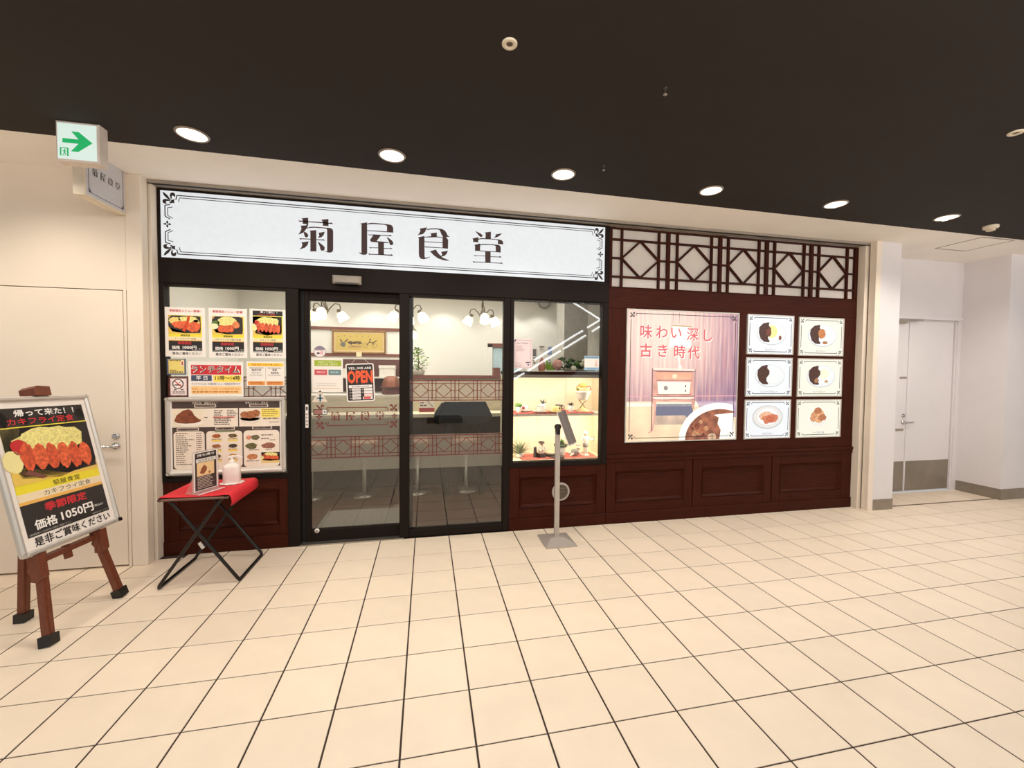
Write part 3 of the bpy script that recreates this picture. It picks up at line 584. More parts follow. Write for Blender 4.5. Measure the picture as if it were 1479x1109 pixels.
o, mb, q = sheet('leaflet', 'white leaflet with yellow heading and orange foot in the left window', 'leaflet', -1.05, 1.372, -.766, 1.573)
q.r(.03, .8, .97, .94, (250, 206, 72)); q.t('菊屋食堂 お持ち帰り案内', .5, .83, .075, (196, 100, 40), 1, ww=.74); q.r(.495, .2, .505, .78, (200, 180, 170))
for u, a, b in ((.26, '販売予約', 'デリバリー'), (.74, '営業', '菊屋食堂')):
    q.li(u-.18, u+.18, .72, 1, .1, .03, (120, 96, 90), 1, 2, 1); q.t(a, u, .61, .075, (70, 56, 54), 1, off=.01, wmax=.3); q.t(b, u, .5, .065, (70, 56, 54), 1, off=.01, wmax=.34); q.li(u-.18, u+.16, .43, 1, .1, .02, (120, 96, 90), 1, 3, 1)
q.r(.03, .03, .485, .19, (238, 158, 78)); q.r(.515, .03, .97, .19, (238, 158, 78)); q.li(.08, .46, .12, 2, .055, .03, (176, 96, 40), 1, 4, .8); q.li(.55, .95, .12, 2, .055, .03, (176, 96, 40), 1, 5, .8); mb.build('print', o)
# large framed menu board
def snap_frame(parent, w, h, fw_, t, m=ALUF, z=0, corner=.02):
    mb = MB()
    for a, b in (((-w/2, z), (w/2, z+fw_)), ((-w/2, z+h-fw_), (w/2, z+h))): mb.cbox(a[0]+corner, -t, a[1], b[0]-corner, .004, b[1], m, fw_*.3)
    for a, b in (((-w/2, z), (-w/2+fw_, z+h)), ((w/2-fw_, z), (w/2, z+h))): mb.cbox(a[0], -t, a[1]+corner, b[0], .004, b[1]-corner, m, fw_*.3)
    for sx in (-1, 1):
        for sz in (0, 1):
            c = (sx*(w/2-corner), z+corner+(h-2*corner)*sz); n = 6; a0 = (180 if sx < 0 else 0)
            a0, a1 = {(1, 1): (0, 90), (-1, 1): (90, 180), (-1, 0): (180, 270), (1, 0): (270, 360)}[(sx, sz)]
            pts = [c]+[(c[0]+corner*cos(radians(a0+(a1-a0)*i/n)), c[1]+corner*sin(radians(a0+(a1-a0)*i/n))) for i in range(n+1)]; k = len(pts)
            mb.add([(x, -t*.9, zz) for x, zz in pts]+[(x, .004, zz) for x, zz in pts], [tuple(range(k)), tuple(range(k, 2*k))[::-1]]+[(i, (i+1) % k, k+(i+1) % k, k+i) for i in range(k)], m)
            mb.cbox(min(c[0], c[0]-sx*(fw_-corner)) if fw_ > corner else c[0], -t*.9, c[1], c[0]+.001, .004, c[1]+.001, m, .0001)
    return mb.build('frame', parent)
MX0, MX1, MZ0, MZ1 = -1.632, -.758, .652, 1.28
mbd = thing('menu_board', 'silver framed menu board of curry and set meals filling the lower left window', 'menu board', ((MX0+MX1)/2, .04, MZ0)); w, h = MX1-MX0, MZ1-MZ0
snap_frame(mbd, w, h, .032, .018); bx('backing', -w/2+.01, 0, .01, w/2-.01, .006, h-.01, PAPER, parent=mbd)
mb = MB(); q = Pr(mb, -w/2+.045, .04, w-.09, h-.075); DK = (72, 58, 52); PA = (242, 228, 210)
q.r(0, 0, 1, 1, PA); q.r(0, .9, 1, 1, DK, 1); q.r(0, .02, 1, .625, DK, 1); q.r(.602, .62, .612, .9, DK, 1)
q.t('伝統の味　菊屋のカレー', .3, .965, .026, PA, 2, off=.01, wmax=.4); q.t('看板メニュー　丼もの', .78, .965, .026, PA, 2, off=.01, wmax=.3)
for u, v, ww, s in ((.3, .912, .2, 'ビーフカレー'), (.8, .912, .18, 'ソースかつ丼'), (.14, .572, .2, '定食メニュー'), (.48, .575, .18, '麺・御飯物'), (.83, .58, .19, 'おつまみ・飲物')):
    q.rr(u-ww/2, v, u+ww/2, v+.048, .01, PA, 2); q.rr(u-ww/2+.006, v+.006, u+ww/2-.006, v+.042, .008, (120, 100, 90), 3); q.t(s, u, v+.009, .026, (30, 24, 22), 4, off=.015, wmax=ww*.85)
# curry plate, top left
q.r(.01, .64, .28, .895, (240, 226, 200), 2); q.e(.16, .7, .125, .06, (250, 240, 228), 3); CUR = food((132, 70, 44), 40, .4)
q.p([(.02, .72), (.04, .8), (.1, .87), (.15, .89), (.18, .86), (.2, .8), (.24, .745), (.265, .735), (.255, .71), (.2, .685), (.12, .68), (.05, .69)], CUR, 4)
for k, (a, b) in enumerate(((.38, .46), (.5, .6))): q.li(a, b, .86, 5, .026, .012, (110, 90, 84), 2, k+2, .5)
q.li(.29, .34, .76, 1, .1, .014, (110, 90, 84), 2, 8); q.r(.37, .758, .57, .776, (214, 96, 84), 2); q.li(.38, .57, .735, 4, .026, .014, (100, 80, 74), 2, 9, .6)
# rice bowl, top right
q.e(.715, .755, .1, .05, (226, 208, 190), 3); q.p([(.62, .755), (.81, .755), (.78, .69), (.75, .655), (.68, .655), (.65, .69)], (236, 222, 206), 3)
for i, (u, v, a, b) in enumerate(((.67, .8, .045, .05), (.72, .8, .05, .06), (.77, .82, .04, .055))): q.bl(u, v, a, b, food((168, 104, 62), 50, .5), 4+i % 2, i+3, .12)
q.r(.82, .76, 1, .89, (248, 226, 110), 2); q.li(.83, .99, .865, 4, .03, .012, (150, 120, 60), 3, 4, .7); q.li(.84, .99, .73, 1, .03, .02, (150, 130, 80), 3, 5, 1); q.li(.9, .99, .68, 1, .03, .012, (150, 130, 120), 3, 6, 1)
for a, b in ((.01, .29), (.305, .64), (.652, .995)): q.rr(a, .02, b, .565, .035, PA, 2)
q.li(.03, .2, .53, 16, .03, .013, (120, 98, 84), 3, 11, .35); q.li(.215, .27, .53, 16, .03, .013, (140, 118, 100), 3, 12, .8)
q.r(.385, .545, .57, .566, (140, 150, 110), 3)
for i in range(3):
    for u, sd in ((.4, 1), (.55, 2)):
        v = .485-i*.15; q.e(u, v, .052, .04, (236, 220, 200), 3); q.bl(u, v+.006, .04, .03, food(((176, 92, 48), (104, 82, 50), (158, 98, 60), (70, 56, 44), (96, 76, 48), (190, 140, 60))[i*2+sd-1], 60, .5), 4, i*3+sd)
        q.r(u-.045, v-.075, u+.045, v-.05, (246, 214, 92), 3); q.li(u-.045, u+.045, v-.046, 1, .1, .01, (150, 110, 60), 4, i+sd, 1)
for u, v, a, b, c in ((.7, .46, .025, .03, (214, 140, 110)), (.765, .46, .04, .04, (110, 100, 70)), (.725, .33, .055, .045, (100, 96, 56)), (.89, .33, .065, .045, (150, 96, 76)), (.735, .17, .05, .045, (198, 130, 84))): q.bl(u, v, a, b, food(c, 60, .45), 4, int(u*100)); 
q.li(.82, .93, .485, 1, .1, .015, (120, 100, 90), 3, 2, 1); q.li(.82, .9, .43, 1, .1, .015, (120, 100, 90), 3, 3, 1); q.li(.9, .96, .41, 1, .1, .012, (120, 100, 90), 3, 4, 1); q.li(.7, .8, .265, 1, .1, .012, (120, 100, 90), 3, 5, 1); q.li(.68, .8, .1, 1, .1, .014, (120, 100, 90), 3, 6, 1); q.li(.86, .92, .265, 1, .1, .012, (120, 100, 90), 3, 7, 1)
ph = Pr(mb, q.X(.82), q.Z(.1), .175*q.w, .13*q.h, 4); fry_photo(ph, 2); q.r(.82, .07, .99, .095, (236, 200, 120), 3)
mb.build('print', mbd)
# ================================================================== THINGS ON THE SLIDING DOOR AND DISPLAY GLASS
DY = .117
o, mb, q = sheet('door_notice', 'white notice with green heading and red and blue boxes on the entrance door', 'notice', -.57, 1.314, -.319, 1.612, DY)
q.r(.08, .76, .95, .93, (160, 178, 44)); q.t('菊屋食堂アプリ始めました', .5, .85, .045, (236, 240, 200), 1, wmax=.6); q.t('お得な会員 大募集中', .5, .785, .05, (236, 240, 200), 1, wmax=.75)
q.r(.08, .5, .49, .66, (204, 84, 92)); q.r(.53, .5, .94, .66, (108, 134, 138)); q.li(.16, .42, .57, 1, .1, .03, (240, 200, 196), 1, 2, 1); q.li(.6, .86, .57, 1, .1, .03, (200, 214, 214), 1, 3, 1); q.li(.15, .9, .24, 2, .06, .02, (214, 196, 180), 1, 4, .8); q.r(.04, .1, .96, .12, (228, 190, 160)); mb.build('print', o)
op = thing('open_sign', 'black hanging OPEN sign with orange letters on the entrance door', 'sign', (-.166, .104, 1.232), (0, radians(-2.2), 0)); w, h = .236, .335
mb = MB(); mb.rrc(-w/2, 0, w/2, h, .018, P(236, 226, 220), 0); mb.rrc(-w/2, 0, w/2, h, .018, P(236, 226, 220), -6); mb.rrc(-w/2+.01, .01, w/2-.01, h-.01, .012, P(44, 38, 36), 1); mb.build('plate', op)
mb = MB(); q = Pr(mb, -w/2, 0, w, h, 2); q.t('YES...WE ARE', .5, .845, .065, (240, 234, 230), 1, off=.03, ww=.8); q.t('OPEN', .5, .475, .36, (236, 92, 52), 1, off=.05, ww=.86)
q.r(.09, .36, .91, .435, (240, 234, 230)); q.t('BUSINESS HOURS', .5, .375, .04, (60, 50, 48), 1, off=.01, ww=.6)
for i in range(4): q.r(.2, .285-i*.075, .5, .345-i*.075, (240, 232, 228)); q.li(.11, .17, .3-i*.075, 1, .1, .03, (170, 160, 150), 1, i+2, 1); q.li(.24, .48, .305-i*.075, 1, .1, .012, (140, 130, 126), 1, i+5, 1)
for i in range(2): q.r(.62, .285-i*.075, .92, .345-i*.075, (240, 232, 228)); q.li(.54, .6, .3-i*.075, 1, .1, .03, (170, 160, 150), 1, i+9, 1)
q.r(.62, .13, .92, .2, (242, 206, 200)); q.r(.57, .06, .92, .125, (240, 232, 228)); q.r(.6, .065, .85, .12, (214, 82, 76), 1); mb.build('lettering', op)
STR = mat('white_string', (220, 212, 200), .7)
mb = MB(); mb.tube([(-.075, .0, h-.008), (.0, .004, h+.075)], .0014, STR, 5); mb.tube([(.085, .0, h-.008), (.0, .004, h+.075)], .0014, STR, 5); mb.build('hanging_string', op)
MB().box(-.024, .0, h+.06, .02, .012, h+.1, mat('cream_hook', (236, 222, 176), .5)).build('suction_hook', op)
o = thing('round_sticker', 'round white sticker with grey top band on the entrance door glass', 'sticker', (-.506, DY, 1.665)); mb = MB(); mb.el(0, 0, .05, .05, P(150, 136, 148), 0, 28); mb.el(0, 0, .045, .045, P(240, 226, 222), 1, 28)
mb.pl([(.045*cos(radians(a)), .045*sin(radians(a))) for a in range(20, 161, 14)], P(136, 122, 140), 2); mb.lines(-.03, .03, .008, 1, 1, .004, P(130, 110, 120), 2, 3, 1); mb.blob(-.012, -.014, .013, .01, P(100, 84, 90), 2, .2, 12, 2); mb.blob(.017, -.01, .014, .016, P(226, 178, 182), 2, .2, 12, 3); mb.build('print', o)
o = thing('warning_sticker', 'triangular warning sticker with blue bars under the door notice', 'sticker', (-.5, DY, 1.228)); mb = MB(); mb.pl([(-.075, 0), (.055, 0), (-.005, .105)], P(224, 206, 190), 0); mb.rc(-.012, .005, .002, .07, P(60, 110, 130), 1); mb.rc(-.035, .028, .022, .04, P(100, 140, 160), 1); mb.build('print', o)
o = thing('door_sticker', 'small black and white sticker at the left end of the frosted band', 'sticker', (-.5, DY, 1.118)); mb = MB(); mb.rc(-.062, 0, .05, .048, P(40, 34, 32), 0); mb.rc(-.056, .005, .01, .043, P(160, 110, 104), 1); mb.rc(.012, .004, .046, .044, P(224, 222, 218), 1); mb.el(.03, .024, .007, .007, P(50, 60, 66), 2, 12); mb.build('print', o)
o = thing('door_pull_label', 'white vertical label on the left stile of the entrance door', 'label', (-.608, .0985, 1.01)); mb = MB(); mb.box(-.012, -.0015, 0, .012, 0, .2, PAPER); mb.lines(-.008, .008, .15, 1, 1, .03, P(90, 80, 80), 4, 2, 1); mb.lines(-.008, .008, .02, 4, -.03, .014, P(170, 150, 150), 4, 3, 1); mb.build('print', o)
sn = thing('door_sensor', 'grey automatic door sensor on the beam above the entrance', 'sensor', (-.265, .05, 2.232)); mb = MB(); mb.cbox(-.115, -.045, .006, .115, 0, .075, GREYP, .012); mb.build('housing', sn)
mb = MB(); mb.box(-.09, -.047, .0, .09, -.004, .0065, BLACK); mb.build('sensor_lens', sn)
o, mb, q = sheet('pink_notice', 'pale pink notice with thin border on the display window glass', 'notice', 1.193, 1.536, 1.377, 1.815, .084, pap=P(236, 214, 214))
for a, b, c, d in ((.06, .04, .94, .048), (.06, .95, .94, .958), (.06, .04, .075, .958), (.925, .04, .94, .958)): q.r(a, b, c, d, (150, 130, 150))
q.p([(.04, .9), (.1, .97), (.16, .97), (.1, .9)], (40, 34, 50), 1); q.t('お知らせ　電子決済対応', .5, .84, .03, (80, 60, 70), 1, off=.01, ww=.6); q.li(.18, .6, .76, 6, .035, .012, (190, 150, 150), 1, 3, .6); q.li(.1, .5, .18, 4, .04, .012, (180, 150, 150), 1, 4, .6); q.r(.66, .19, .9, .22, (70, 60, 90), 1); q.bl(.8, .13, .05, .03, (120, 110, 140), 1, 3); mb.build('print', o)
o, mb, q = sheet('blue_card', 'blue and white card at the right of the display window glass', 'card', 1.903, 1.525, 2.055, 1.664, .084)
q.r(0, .82, 1, 1, (150, 182, 206)); q.r(0, 0, 1, .2, (150, 186, 212)); q.li(.08, .9, .87, 1, .1, .06, (90, 110, 140), 1, 3, 1); q.li(.2, .8, .08, 1, .1, .04, (90, 120, 150), 1, 4, 1); q.e(.8, .55, .06, .16, (236, 200, 190), 1); q.r(.72, .28, .88, .42, (226, 190, 186), 1); mb.build('print', o)
# ================================================================== MENU LIGHTBOXES
def lightbox(name, label, x0, z0, x1, z1, face, group=None):
    o = thing(name, label, 'lightbox', ((x0+x1)/2, .058, (z0+z1)/2), group=group); w, h = x1-x0, z1-z0; mb = MB(); f = .012
    for a in ((-w/2, -h/2, w/2, -h/2+f), (-w/2, h/2-f, w/2, h/2), (-w/2, -h/2+f, -w/2+f, h/2-f), (w/2-f, -h/2+f, w/2, h/2-f)): mb.cbox(a[0], -.006, a[1], a[2], .04, a[3], mat('lightbox_frame', (206, 200, 190), .4, metal=.3), .002)
    mb.build('frame', o); MB().box(-w/2+f, 0, -h/2+f, w/2-f, .035, h/2-f, face).build('light_panel', o); return o, MB(), w, h
def small_box(i, x0, z0, x1, z1, face, label, cap, kind):
    o, mb, w, h = lightbox('menu_lightbox', label, x0, z0, x1, z1, face, 'six small menu lightboxes'); q = Pr(mb, -w/2, -h/2, w, h, 2, E); L = E(70, 64, 60)
    sx = w-.035; sz = h-.035; b = MB(); border(b, sx, sz, .45, L, 2, False, .014, .0, .16); mb.add(b.v, b.f, L)
    q.t(cap, .5, .1, .055, (110, 106, 100), 1, wmax=.6); PL = tuple(min(255, c+14) for c in (222, 224, 224)); q2 = (186, 188, 188)
    if kind in ('om', 'katsu', 'hash', 'beef'):
        q.e(.52, .53, .32, .29, q2); q.e(.52, .535, .312, .278, (226, 230, 232), 1); q.e(.53, .54, .262, .22, (210, 214, 216), 2); q.e(.53, .542, .257, .214, (228, 232, 232), 3)
        C = foodE((74, 44, 34), 50, .4)
        if kind == 'om': q.e(.52, .58, .12, .16, (236, 232, 150), 4)
        q.p([(.24, .56), (.25, .68), (.33, .78), (.43, .81), (.46, .8), (.45, .73), (.5, .66), (.5, .58), (.44, .48), (.44, .4), (.48, .34), (.46, .31), (.36, .32), (.28, .4)], C, 5)
        if kind == 'om': q.bl(.45, .56, .06, .1, foodE((110, 60, 44), 60), 6, 3); q.bl(.7, .43, .03, .06, foodE((130, 70, 50), 80), 4, 5)
        if kind == 'katsu': q.bl(.5, .58, .08, .13, foodE((190, 120, 70), 60), 6, 2, .08); q.bl(.58, .35, .055, .04, foodE((170, 110, 60), 80), 4, 4)
        if kind == 'beef': q.bl(.42, .42, .05, .06, foodE((160, 120, 84), 90), 6, 6, .2); q.bl(.64, .4, .04, .035, foodE((190, 150, 90), 80), 4, 7); q.e(.58, .6, .11, .14, (232, 234, 206), 4)
    elif kind == 'pasta':
        q.e(.5, .55, .33, .3, q2); q.e(.5, .555, .31, .28, (222, 220, 216), 1); q.e(.5, .56, .22, .21, (236, 238, 240), 2)
        for k in range(7): q.bl(.5+.1*cos(k*2.4)*(k % 3)/2, .57+.08*sin(k*2.4)*(k % 3)/2, .13, .11, foodE(((222, 152, 120), (236, 184, 152), (202, 122, 92))[k % 3], 70), 3+k % 3, k, .22)
    else:
        q.p([(.27, .5), (.7, .5), (.62, .36), (.56, .3), (.42, .3), (.35, .36)], (226, 226, 220)); q.e(.49, .5, .215, .1, (244, 244, 238), 1)
        for k, (u, v) in enumerate(((.4, .5), (.5, .47), (.58, .52), (.42, .6), (.54, .62), (.48, .7))): q.bl(u, v, .09, .09, foodE(((206, 150, 110), (224, 170, 126), (176, 112, 76))[k % 3], 70), 3+k % 3, k+4, .18)
    mb.build('print', o)
CW, CY = E(228, 232, 236), E(234, 232, 218)
for i, (a, b, c, d, f, l, cap, k) in enumerate((
    (3.706, 1.709, 4.288, 2.132, CW, 'top left small lightbox of omelette curry on white plate', 'オムカレー', 'om'), (4.354, 1.704, 4.952, 2.125, CY, 'top right small lightbox of cutlet curry on white plate', 'カツカレー', 'katsu'),
    (3.702, 1.26, 4.284, 1.678, CW, 'middle left small lightbox of plain brown curry on white plate', 'ハンバーグカレー', 'hash'), (4.352, 1.256, 4.95, 1.676, CY, 'middle right small lightbox of chunky beef curry on white plate', 'ビーフカレー', 'beef'),
    (3.698, .806, 4.28, 1.228, CW, 'bottom left small lightbox of orange pasta on white plate', 'ナポリタン', 'pasta'), (4.35, .804, 4.95, 1.226, CY, 'bottom right small lightbox of heaped fried pork rice bowl', 'ソースかつ丼', 'don'))):
    small_box(i, a, b, c, d, f, l, cap, k)
# big lightbox: lamp-lit room, chest of drawers and curry plate
def room_mat():
    m = mat('backlit_room_wood', (198, 136, 138), .4, noise=.3, scale=4, stretch=(11, 1, .4), emit=BOX, c2=(246, 208, 196), back=.3); nt = m.node_tree; b = nt.nodes['Principled BSDF']
    src = [l.from_socket for l in nt.links if l.to_socket == b.inputs['Emission Color']][0]
    tc = nt.nodes.new('ShaderNodeTexCoord'); sp = nt.nodes.new('ShaderNodeSeparateXYZ'); nt.links.new(tc.outputs['Object'], sp.inputs[0])
    nz = nt.nodes.new('ShaderNodeTexNoise'); nz.inputs['Scale'].default_value = 6; mp = nt.nodes.new('ShaderNodeMapping'); mp.inputs['Scale'].default_value = (5, 1, .35); nt.links.new(tc.outputs['Object'], mp.inputs['Vector']); nt.links.new(mp.outputs['Vector'], nz.inputs['Vector'])
    # print darkens to violet away from the printed lamp (top, left of centre)
    def n(op, a, b_=None):
        k = nt.nodes.new('ShaderNodeMath'); k.operation = op
        for i, v in enumerate((a, b_)):
            if v is None: continue
            if hasattr(v, 'links') or hasattr(v, 'is_linked'): nt.links.new(v, k.inputs[i])
            else: k.inputs[i].default_value = v
        return k.outputs[0]
    dx = n('SUBTRACT', sp.outputs['X'], -.28); dz = n('SUBTRACT', sp.outputs['Z'], .42)
    rr_ = n('SQRT', n('ADD', n('MULTIPLY', n('MULTIPLY', dx, dx), .8), n('MULTIPLY', dz, dz)))
    f = n('ADD', n('SUBTRACT', n('MULTIPLY', rr_, 1.25), .35), n('MULTIPLY', n('SUBTRACT', nz.outputs['Fac'], .5), 1.6))
    cl = nt.nodes.new('ShaderNodeClamp'); nt.links.new(f, cl.inputs['Value'])
    mx = nt.nodes.new('ShaderNodeMix'); mx.data_type = 'RGBA'; nt.links.new(cl.outputs[0], mx.inputs['Factor']); nt.links.new(src, mx.inputs['A']); mx.inputs['B'].default_value = (*lin((112, 92, 136)), 1)
    lt_ = nt.nodes.new('ShaderNodeMapRange'); lt_.inputs['From Min'].default_value = .15; lt_.inputs['From Max'].default_value = .75; lt_.inputs['To Min'].default_value = .75; lt_.inputs['To Max'].default_value = 0.; nt.links.new(rr_, lt_.inputs['Value'])
    mx2 = nt.nodes.new('ShaderNodeMix'); mx2.data_type = 'RGBA'; nt.links.new(lt_.outputs[0], mx2.inputs['Factor']); nt.links.new(mx.outputs['Result'], mx2.inputs['A']); mx2.inputs['B'].default_value = (*lin((254, 236, 216)), 1)
    nt.links.new(mx2.outputs['Result'], b.inputs['Emission Color']); return m
o, mb, w, h = lightbox('poster_lightbox', 'large square lightbox of an old wooden room with curry plate', 2.328, .806, 3.605, 2.136, E(240, 226, 210))
q = Pr(mb, -w/2, -h/2, w, h, 2, E); f0 = .012/w
q.r(f0, .31, 1-f0, 1-f0, room_mat()); q.r(f0, f0, 1-f0, .31, foodE((246, 214, 178), 4, .14), 0)
q.r(f0, .27, 1-f0, .3, (252, 240, 220), 1); q.r(.6, .345, 1-f0, .352, (226, 170, 170), 1); q.r(f0, .345, .2, .352, (226, 170, 170), 1); q.p([(.62, .31), (1-f0, .31), (1-f0, .18), (.7, .17)], foodE((176, 150, 176), 3, .2), 1)
q.p([(.25, .13), (.62, .13), (.58, .29), (.26, .29)], (116, 116, 136), 1); q.p([(.25, .13), (.6, .13), (.52, .2), (.26, .2)], foodE((206, 180, 160), 5, .3), 2)
# lamp
for u in (.395, .45): q.r(u, .9, u+.004, .985, (150, 120, 104), 1)
q.p([(.38, .89), (.56, .885), (.56, .878), (.39, .88)], (190, 160, 120), 2); q.p([(.39, .88), (.54, .878), (.565, .72), (.365, .72)], (255, 252, 238), 1); q.p([(.45, .56), (.46, .6), (.445, .64), (.455, .66), (.47, .64), (.462, .6), (.49, .56)], (250, 240, 226), 2)
# chest of drawers
CH, CL = foodE((222, 166, 150), 6, .25), (250, 226, 210); DL = (150, 106, 104)
for a in ((.222, .085, .232, .56), (.6, .28, .606, .555), (.23, .536, .6, .542), (.26, .533, .575, .537), (.26, .468, .575, .472), (.268, .36, .57, .364), (.226, .345, .604, .35), (.23, .32, .6, .324)): q.r(*a, DL, 5)
q.p([(.225, .565), (.6, .555), (.605, .54), (.23, .545)], CL, 2); q.p([(.24, .548), (.59, .54), (.59, .3), (.23, .31)], CH, 2); q.r(.265, .475, .57, .53, foodE((240, 176, 146), 6, .2), 3); q.p([(.27, .46), (.565, .455), (.555, .365), (.28, .365)], (252, 244, 226), 3)
q.bl(.345, .41, .018, .018, (150, 140, 140), 4, 2); q.bl(.52, .425, .007, .009, (110, 100, 104), 4, 3); q.bl(.52, .39, .007, .009, (110, 100, 104), 4, 4); q.bl(.42, .5, .022, .018, (248, 222, 190), 4, 5)
q.p([(.23, .345), (.6, .34), (.605, .325), (.52, .318), (.42, .33), (.32, .318), (.225, .332)], CL, 3)
q.p([(.225, .335), (.245, .335), (.25, .24), (.235, .12), (.215, .085), (.2, .075), (.205, .065), (.24, .085), (.262, .2), (.265, .31), (.24, .33)], CH, 4); q.p([(.575, .33), (.6, .33), (.605, .24), (.58, .26)], CH, 4)
# curry plate in the corner
def arc(cx, cz, rx, rz, a0, a1, n=26): return [(cx+rx*cos(radians(a0+(a1-a0)*i/n)), cz+rz*sin(radians(a0+(a1-a0)*i/n))) for i in range(n+1)]
q.p([p for p in arc(.83, .02, .36, .275, 0, 180) if p[0] < 1-f0]+[(.47, f0), (1-f0, f0)], (252, 250, 240), 5)
q.p([p for p in arc(.84, .01, .315, .235, 62, 178)]+[(.525, f0), (.84, f0), (.85, .08), (.82, .13), (.83, .18), (.78, .2)], foodE((150, 92, 70), 14, .45), 6)
for i in range(12): q.bl(.58+.2*random.random(), .04+.13*random.random(), .015+.02*random.random(), .012+.012*random.random(), foodE(((196, 142, 104), (176, 110, 80), (120, 66, 52))[i % 3], 30), 7, i, .2)
q.bl(.77, .03, .04, .03, foodE((206, 170, 140), 30), 8, 4)
# frame ornament and lettering
b = MB(); L = E(60, 50, 50); border(b, w-.05, h-.05, .6, L, 10, False, .01, .0, .13); mb.add(b.v, b.f, L)
for t, u, v, hh in (('味', .165, .785, .085), ('わ', .3, .785, .085), ('い', .425, .785, .085), ('深', .57, .775, .085), ('し', .71, .77, .085), ('古', .165, .645, .085), ('き', .31, .645, .085), ('時', .46, .64, .085), ('代', .585, .635, .085)):
    q.t(t, u+.005, v-.005, hh*1.06, (255, 244, 232), 11, off=.035); q.t(t, u, v, hh*1.06, (216, 92, 100), 12, off=.012)
mb.build('print', o)
# ================================================================== PROJECTING SIGN AND EXIT SIGN
pj = thing('projecting_sign', 'grey white sign jutting from the left wall beside the exit sign', 'sign', (-1.787, -.285, 2.795), (0, 0, radians(90))); w, h = .355, .3
MB().cbox(-w/2-.01, 0, -h/2-.005, w/2+.01, .065, h/2+.13, mat('sign_casing', (226, 212, 190), .5), .004).build('casing', pj)
MB().box(-w/2, -.002, -h/2+.006, w/2, .001, h/2+.12, P(206, 204, 208)).build('sign_face', pj)
mb = MB(); L = P(96, 92, 104)
for a in ((-.16, -.125, .16, -.121), (-.16, .245, .16, .249), (-.16, -.125, -.156, .249), (.156, -.125, .16, .249)): mb.rc(*a, L, 6)
for sx in (-1, 1):
    for sz in (-1, 1): mb.pl([(sx*.16, .062+sz*.187), (sx*.13, .062+sz*.187), (sx*.16, .062+sz*.152)], L, 7)
for ch, u in zip('kysd', (-.105, -.035, .035, .105)): kiku(mb, ch, u-.022, .0, u+.022, .05, P(70, 66, 72), 7)
mb.build('lettering', pj)
ex = thing('exit_sign', 'lit white exit sign with green arrow hanging from dark ceiling', 'sign', (-1.603, -.79, 2.715)); w, h = .214, .23
mb = MB(); mb.cbox(-w/2, 0, 0, w/2, .07, h, mat('exit_sign_case', (222, 208, 196), .5), .006); mb.build('case', ex)
GL = mat('exit_sign_panel', (232, 250, 240), .3, noise=.02, emit=.72, back=.3); GG = mat('exit_sign_green', (40, 190, 110), .4, noise=.02, emit=.6, back=.4)
MB().box(-w/2+.011, -.0015, .012, w/2-.011, .002, h-.014, GL).build('light_panel', ex)
mb = MB(); q = Pr(mb, -w/2+.011, .012, w-.022, h-.026, 5)
q.p([(.13, .45), (.13, .57), (.54, .57), (.36, .78), (.55, .78), (.9, .5), (.53, .22), (.34, .22), (.54, .45)], GG)
q.r(.06, .08, .28, .31, GG); q.p([(.1, .09), (.1, .29), (.24, .28), (.24, .08)], GL, 1); q.e(.185, .255, .018, .018, GG, 2, n=10); q.p([(.16, .235), (.2, .235), (.2, .17), (.225, .1), (.205, .1), (.18, .15), (.15, .1), (.13, .105), (.165, .165)], GG, 2); q.p([(.16, .235), (.13, .2), (.14, .19), (.17, .215)], GG, 2); q.p([(.2, .235), (.225, .2), (.215, .19), (.195, .215)], GG, 2)
mb.build('pictogram', ex)
# ================================================================== CEILING FITTINGS
LENS = mat('downlight_reflector', (255, 246, 226), .4, noise=.01, emit=1.5); BULB = mat('downlight_lamp', (255, 250, 240), .4, noise=.01, emit=6)
RIM = mat('downlight_rim', (150, 136, 124), .35, metal=.4)
names = ('first', 'second', 'third', 'fourth', 'fifth', 'sixth')
for i, (x, y) in enumerate(DOWN):
    o = thing('ceiling_light', '%s round recessed downlight from the left along the dark ceiling edge' % names[i], 'ceiling light', (x, y, 2.945), group='downlights along the ceiling edge')
    MB().lathe([(.078, .004), (.078, -.006), (.086, -.006), (.09, 0)], RIM, n=28, cap=False).build('rim', o)
    MB().lathe([(.001, -.0005), (.079, -.0025)], LENS, n=28).build('reflector', o)
    MB().lathe([(.034, -.001), (.032, -.012), (.02, -.02), (.001, -.023)], BULB, (0, .012, 0), 16).build('bulb', o)
def ceil_disc(x, y, r, label, name, cat, group=None):
    o = thing(name, label, cat, (x, y, 2.945), group=group)
    MB().lathe([(r, .002), (r, -.004), (r*.92, -.007), (r*.5, -.007), (r*.42, -.001)], mat('fitting_white', (226, 214, 190), .5), n=24, cap=False).build('ring', o)
    MB().lathe([(r*.44, -.0005), (r*.3, -.001), (r*.22, -.004), (.001, -.004)], mat('fitting_dark', (92, 80, 70), .5), n=16).build('centre', o); return o
ceil_disc(.753, -1.893, .034, 'small round white ceiling fitting near the top centre of the dark ceiling', 'ceiling_fitting', 'fitting')
ceil_disc(3.8, -1.88, .036, 'small round white ceiling fitting at the right edge of the dark ceiling', 'ceiling_fitting', 'fitting')
for x, y, l in ((1.576, -1.781, 'tiny metal sprinkler head in the middle of the dark ceiling'), (1.602, -.984, 'tiny metal sprinkler head nearer the soffit beside the third downlight')):
    o = thing('sprinkler_head', l, 'sprinkler', (x, y, 2.945)); mb = MB(); mb.lathe([(.012, 0), (.011, -.004), (.004, -.006), (.004, -.03), (.001, -.031)], mat('dark_sprinkler', (70, 62, 56), .4, metal=.6), n=12); mb.build('body', o)
    MB().lathe([(.001, -.03), (.01, -.031), (.01, -.033), (.001, -.034)], GREYP, n=12).build('deflector', o)
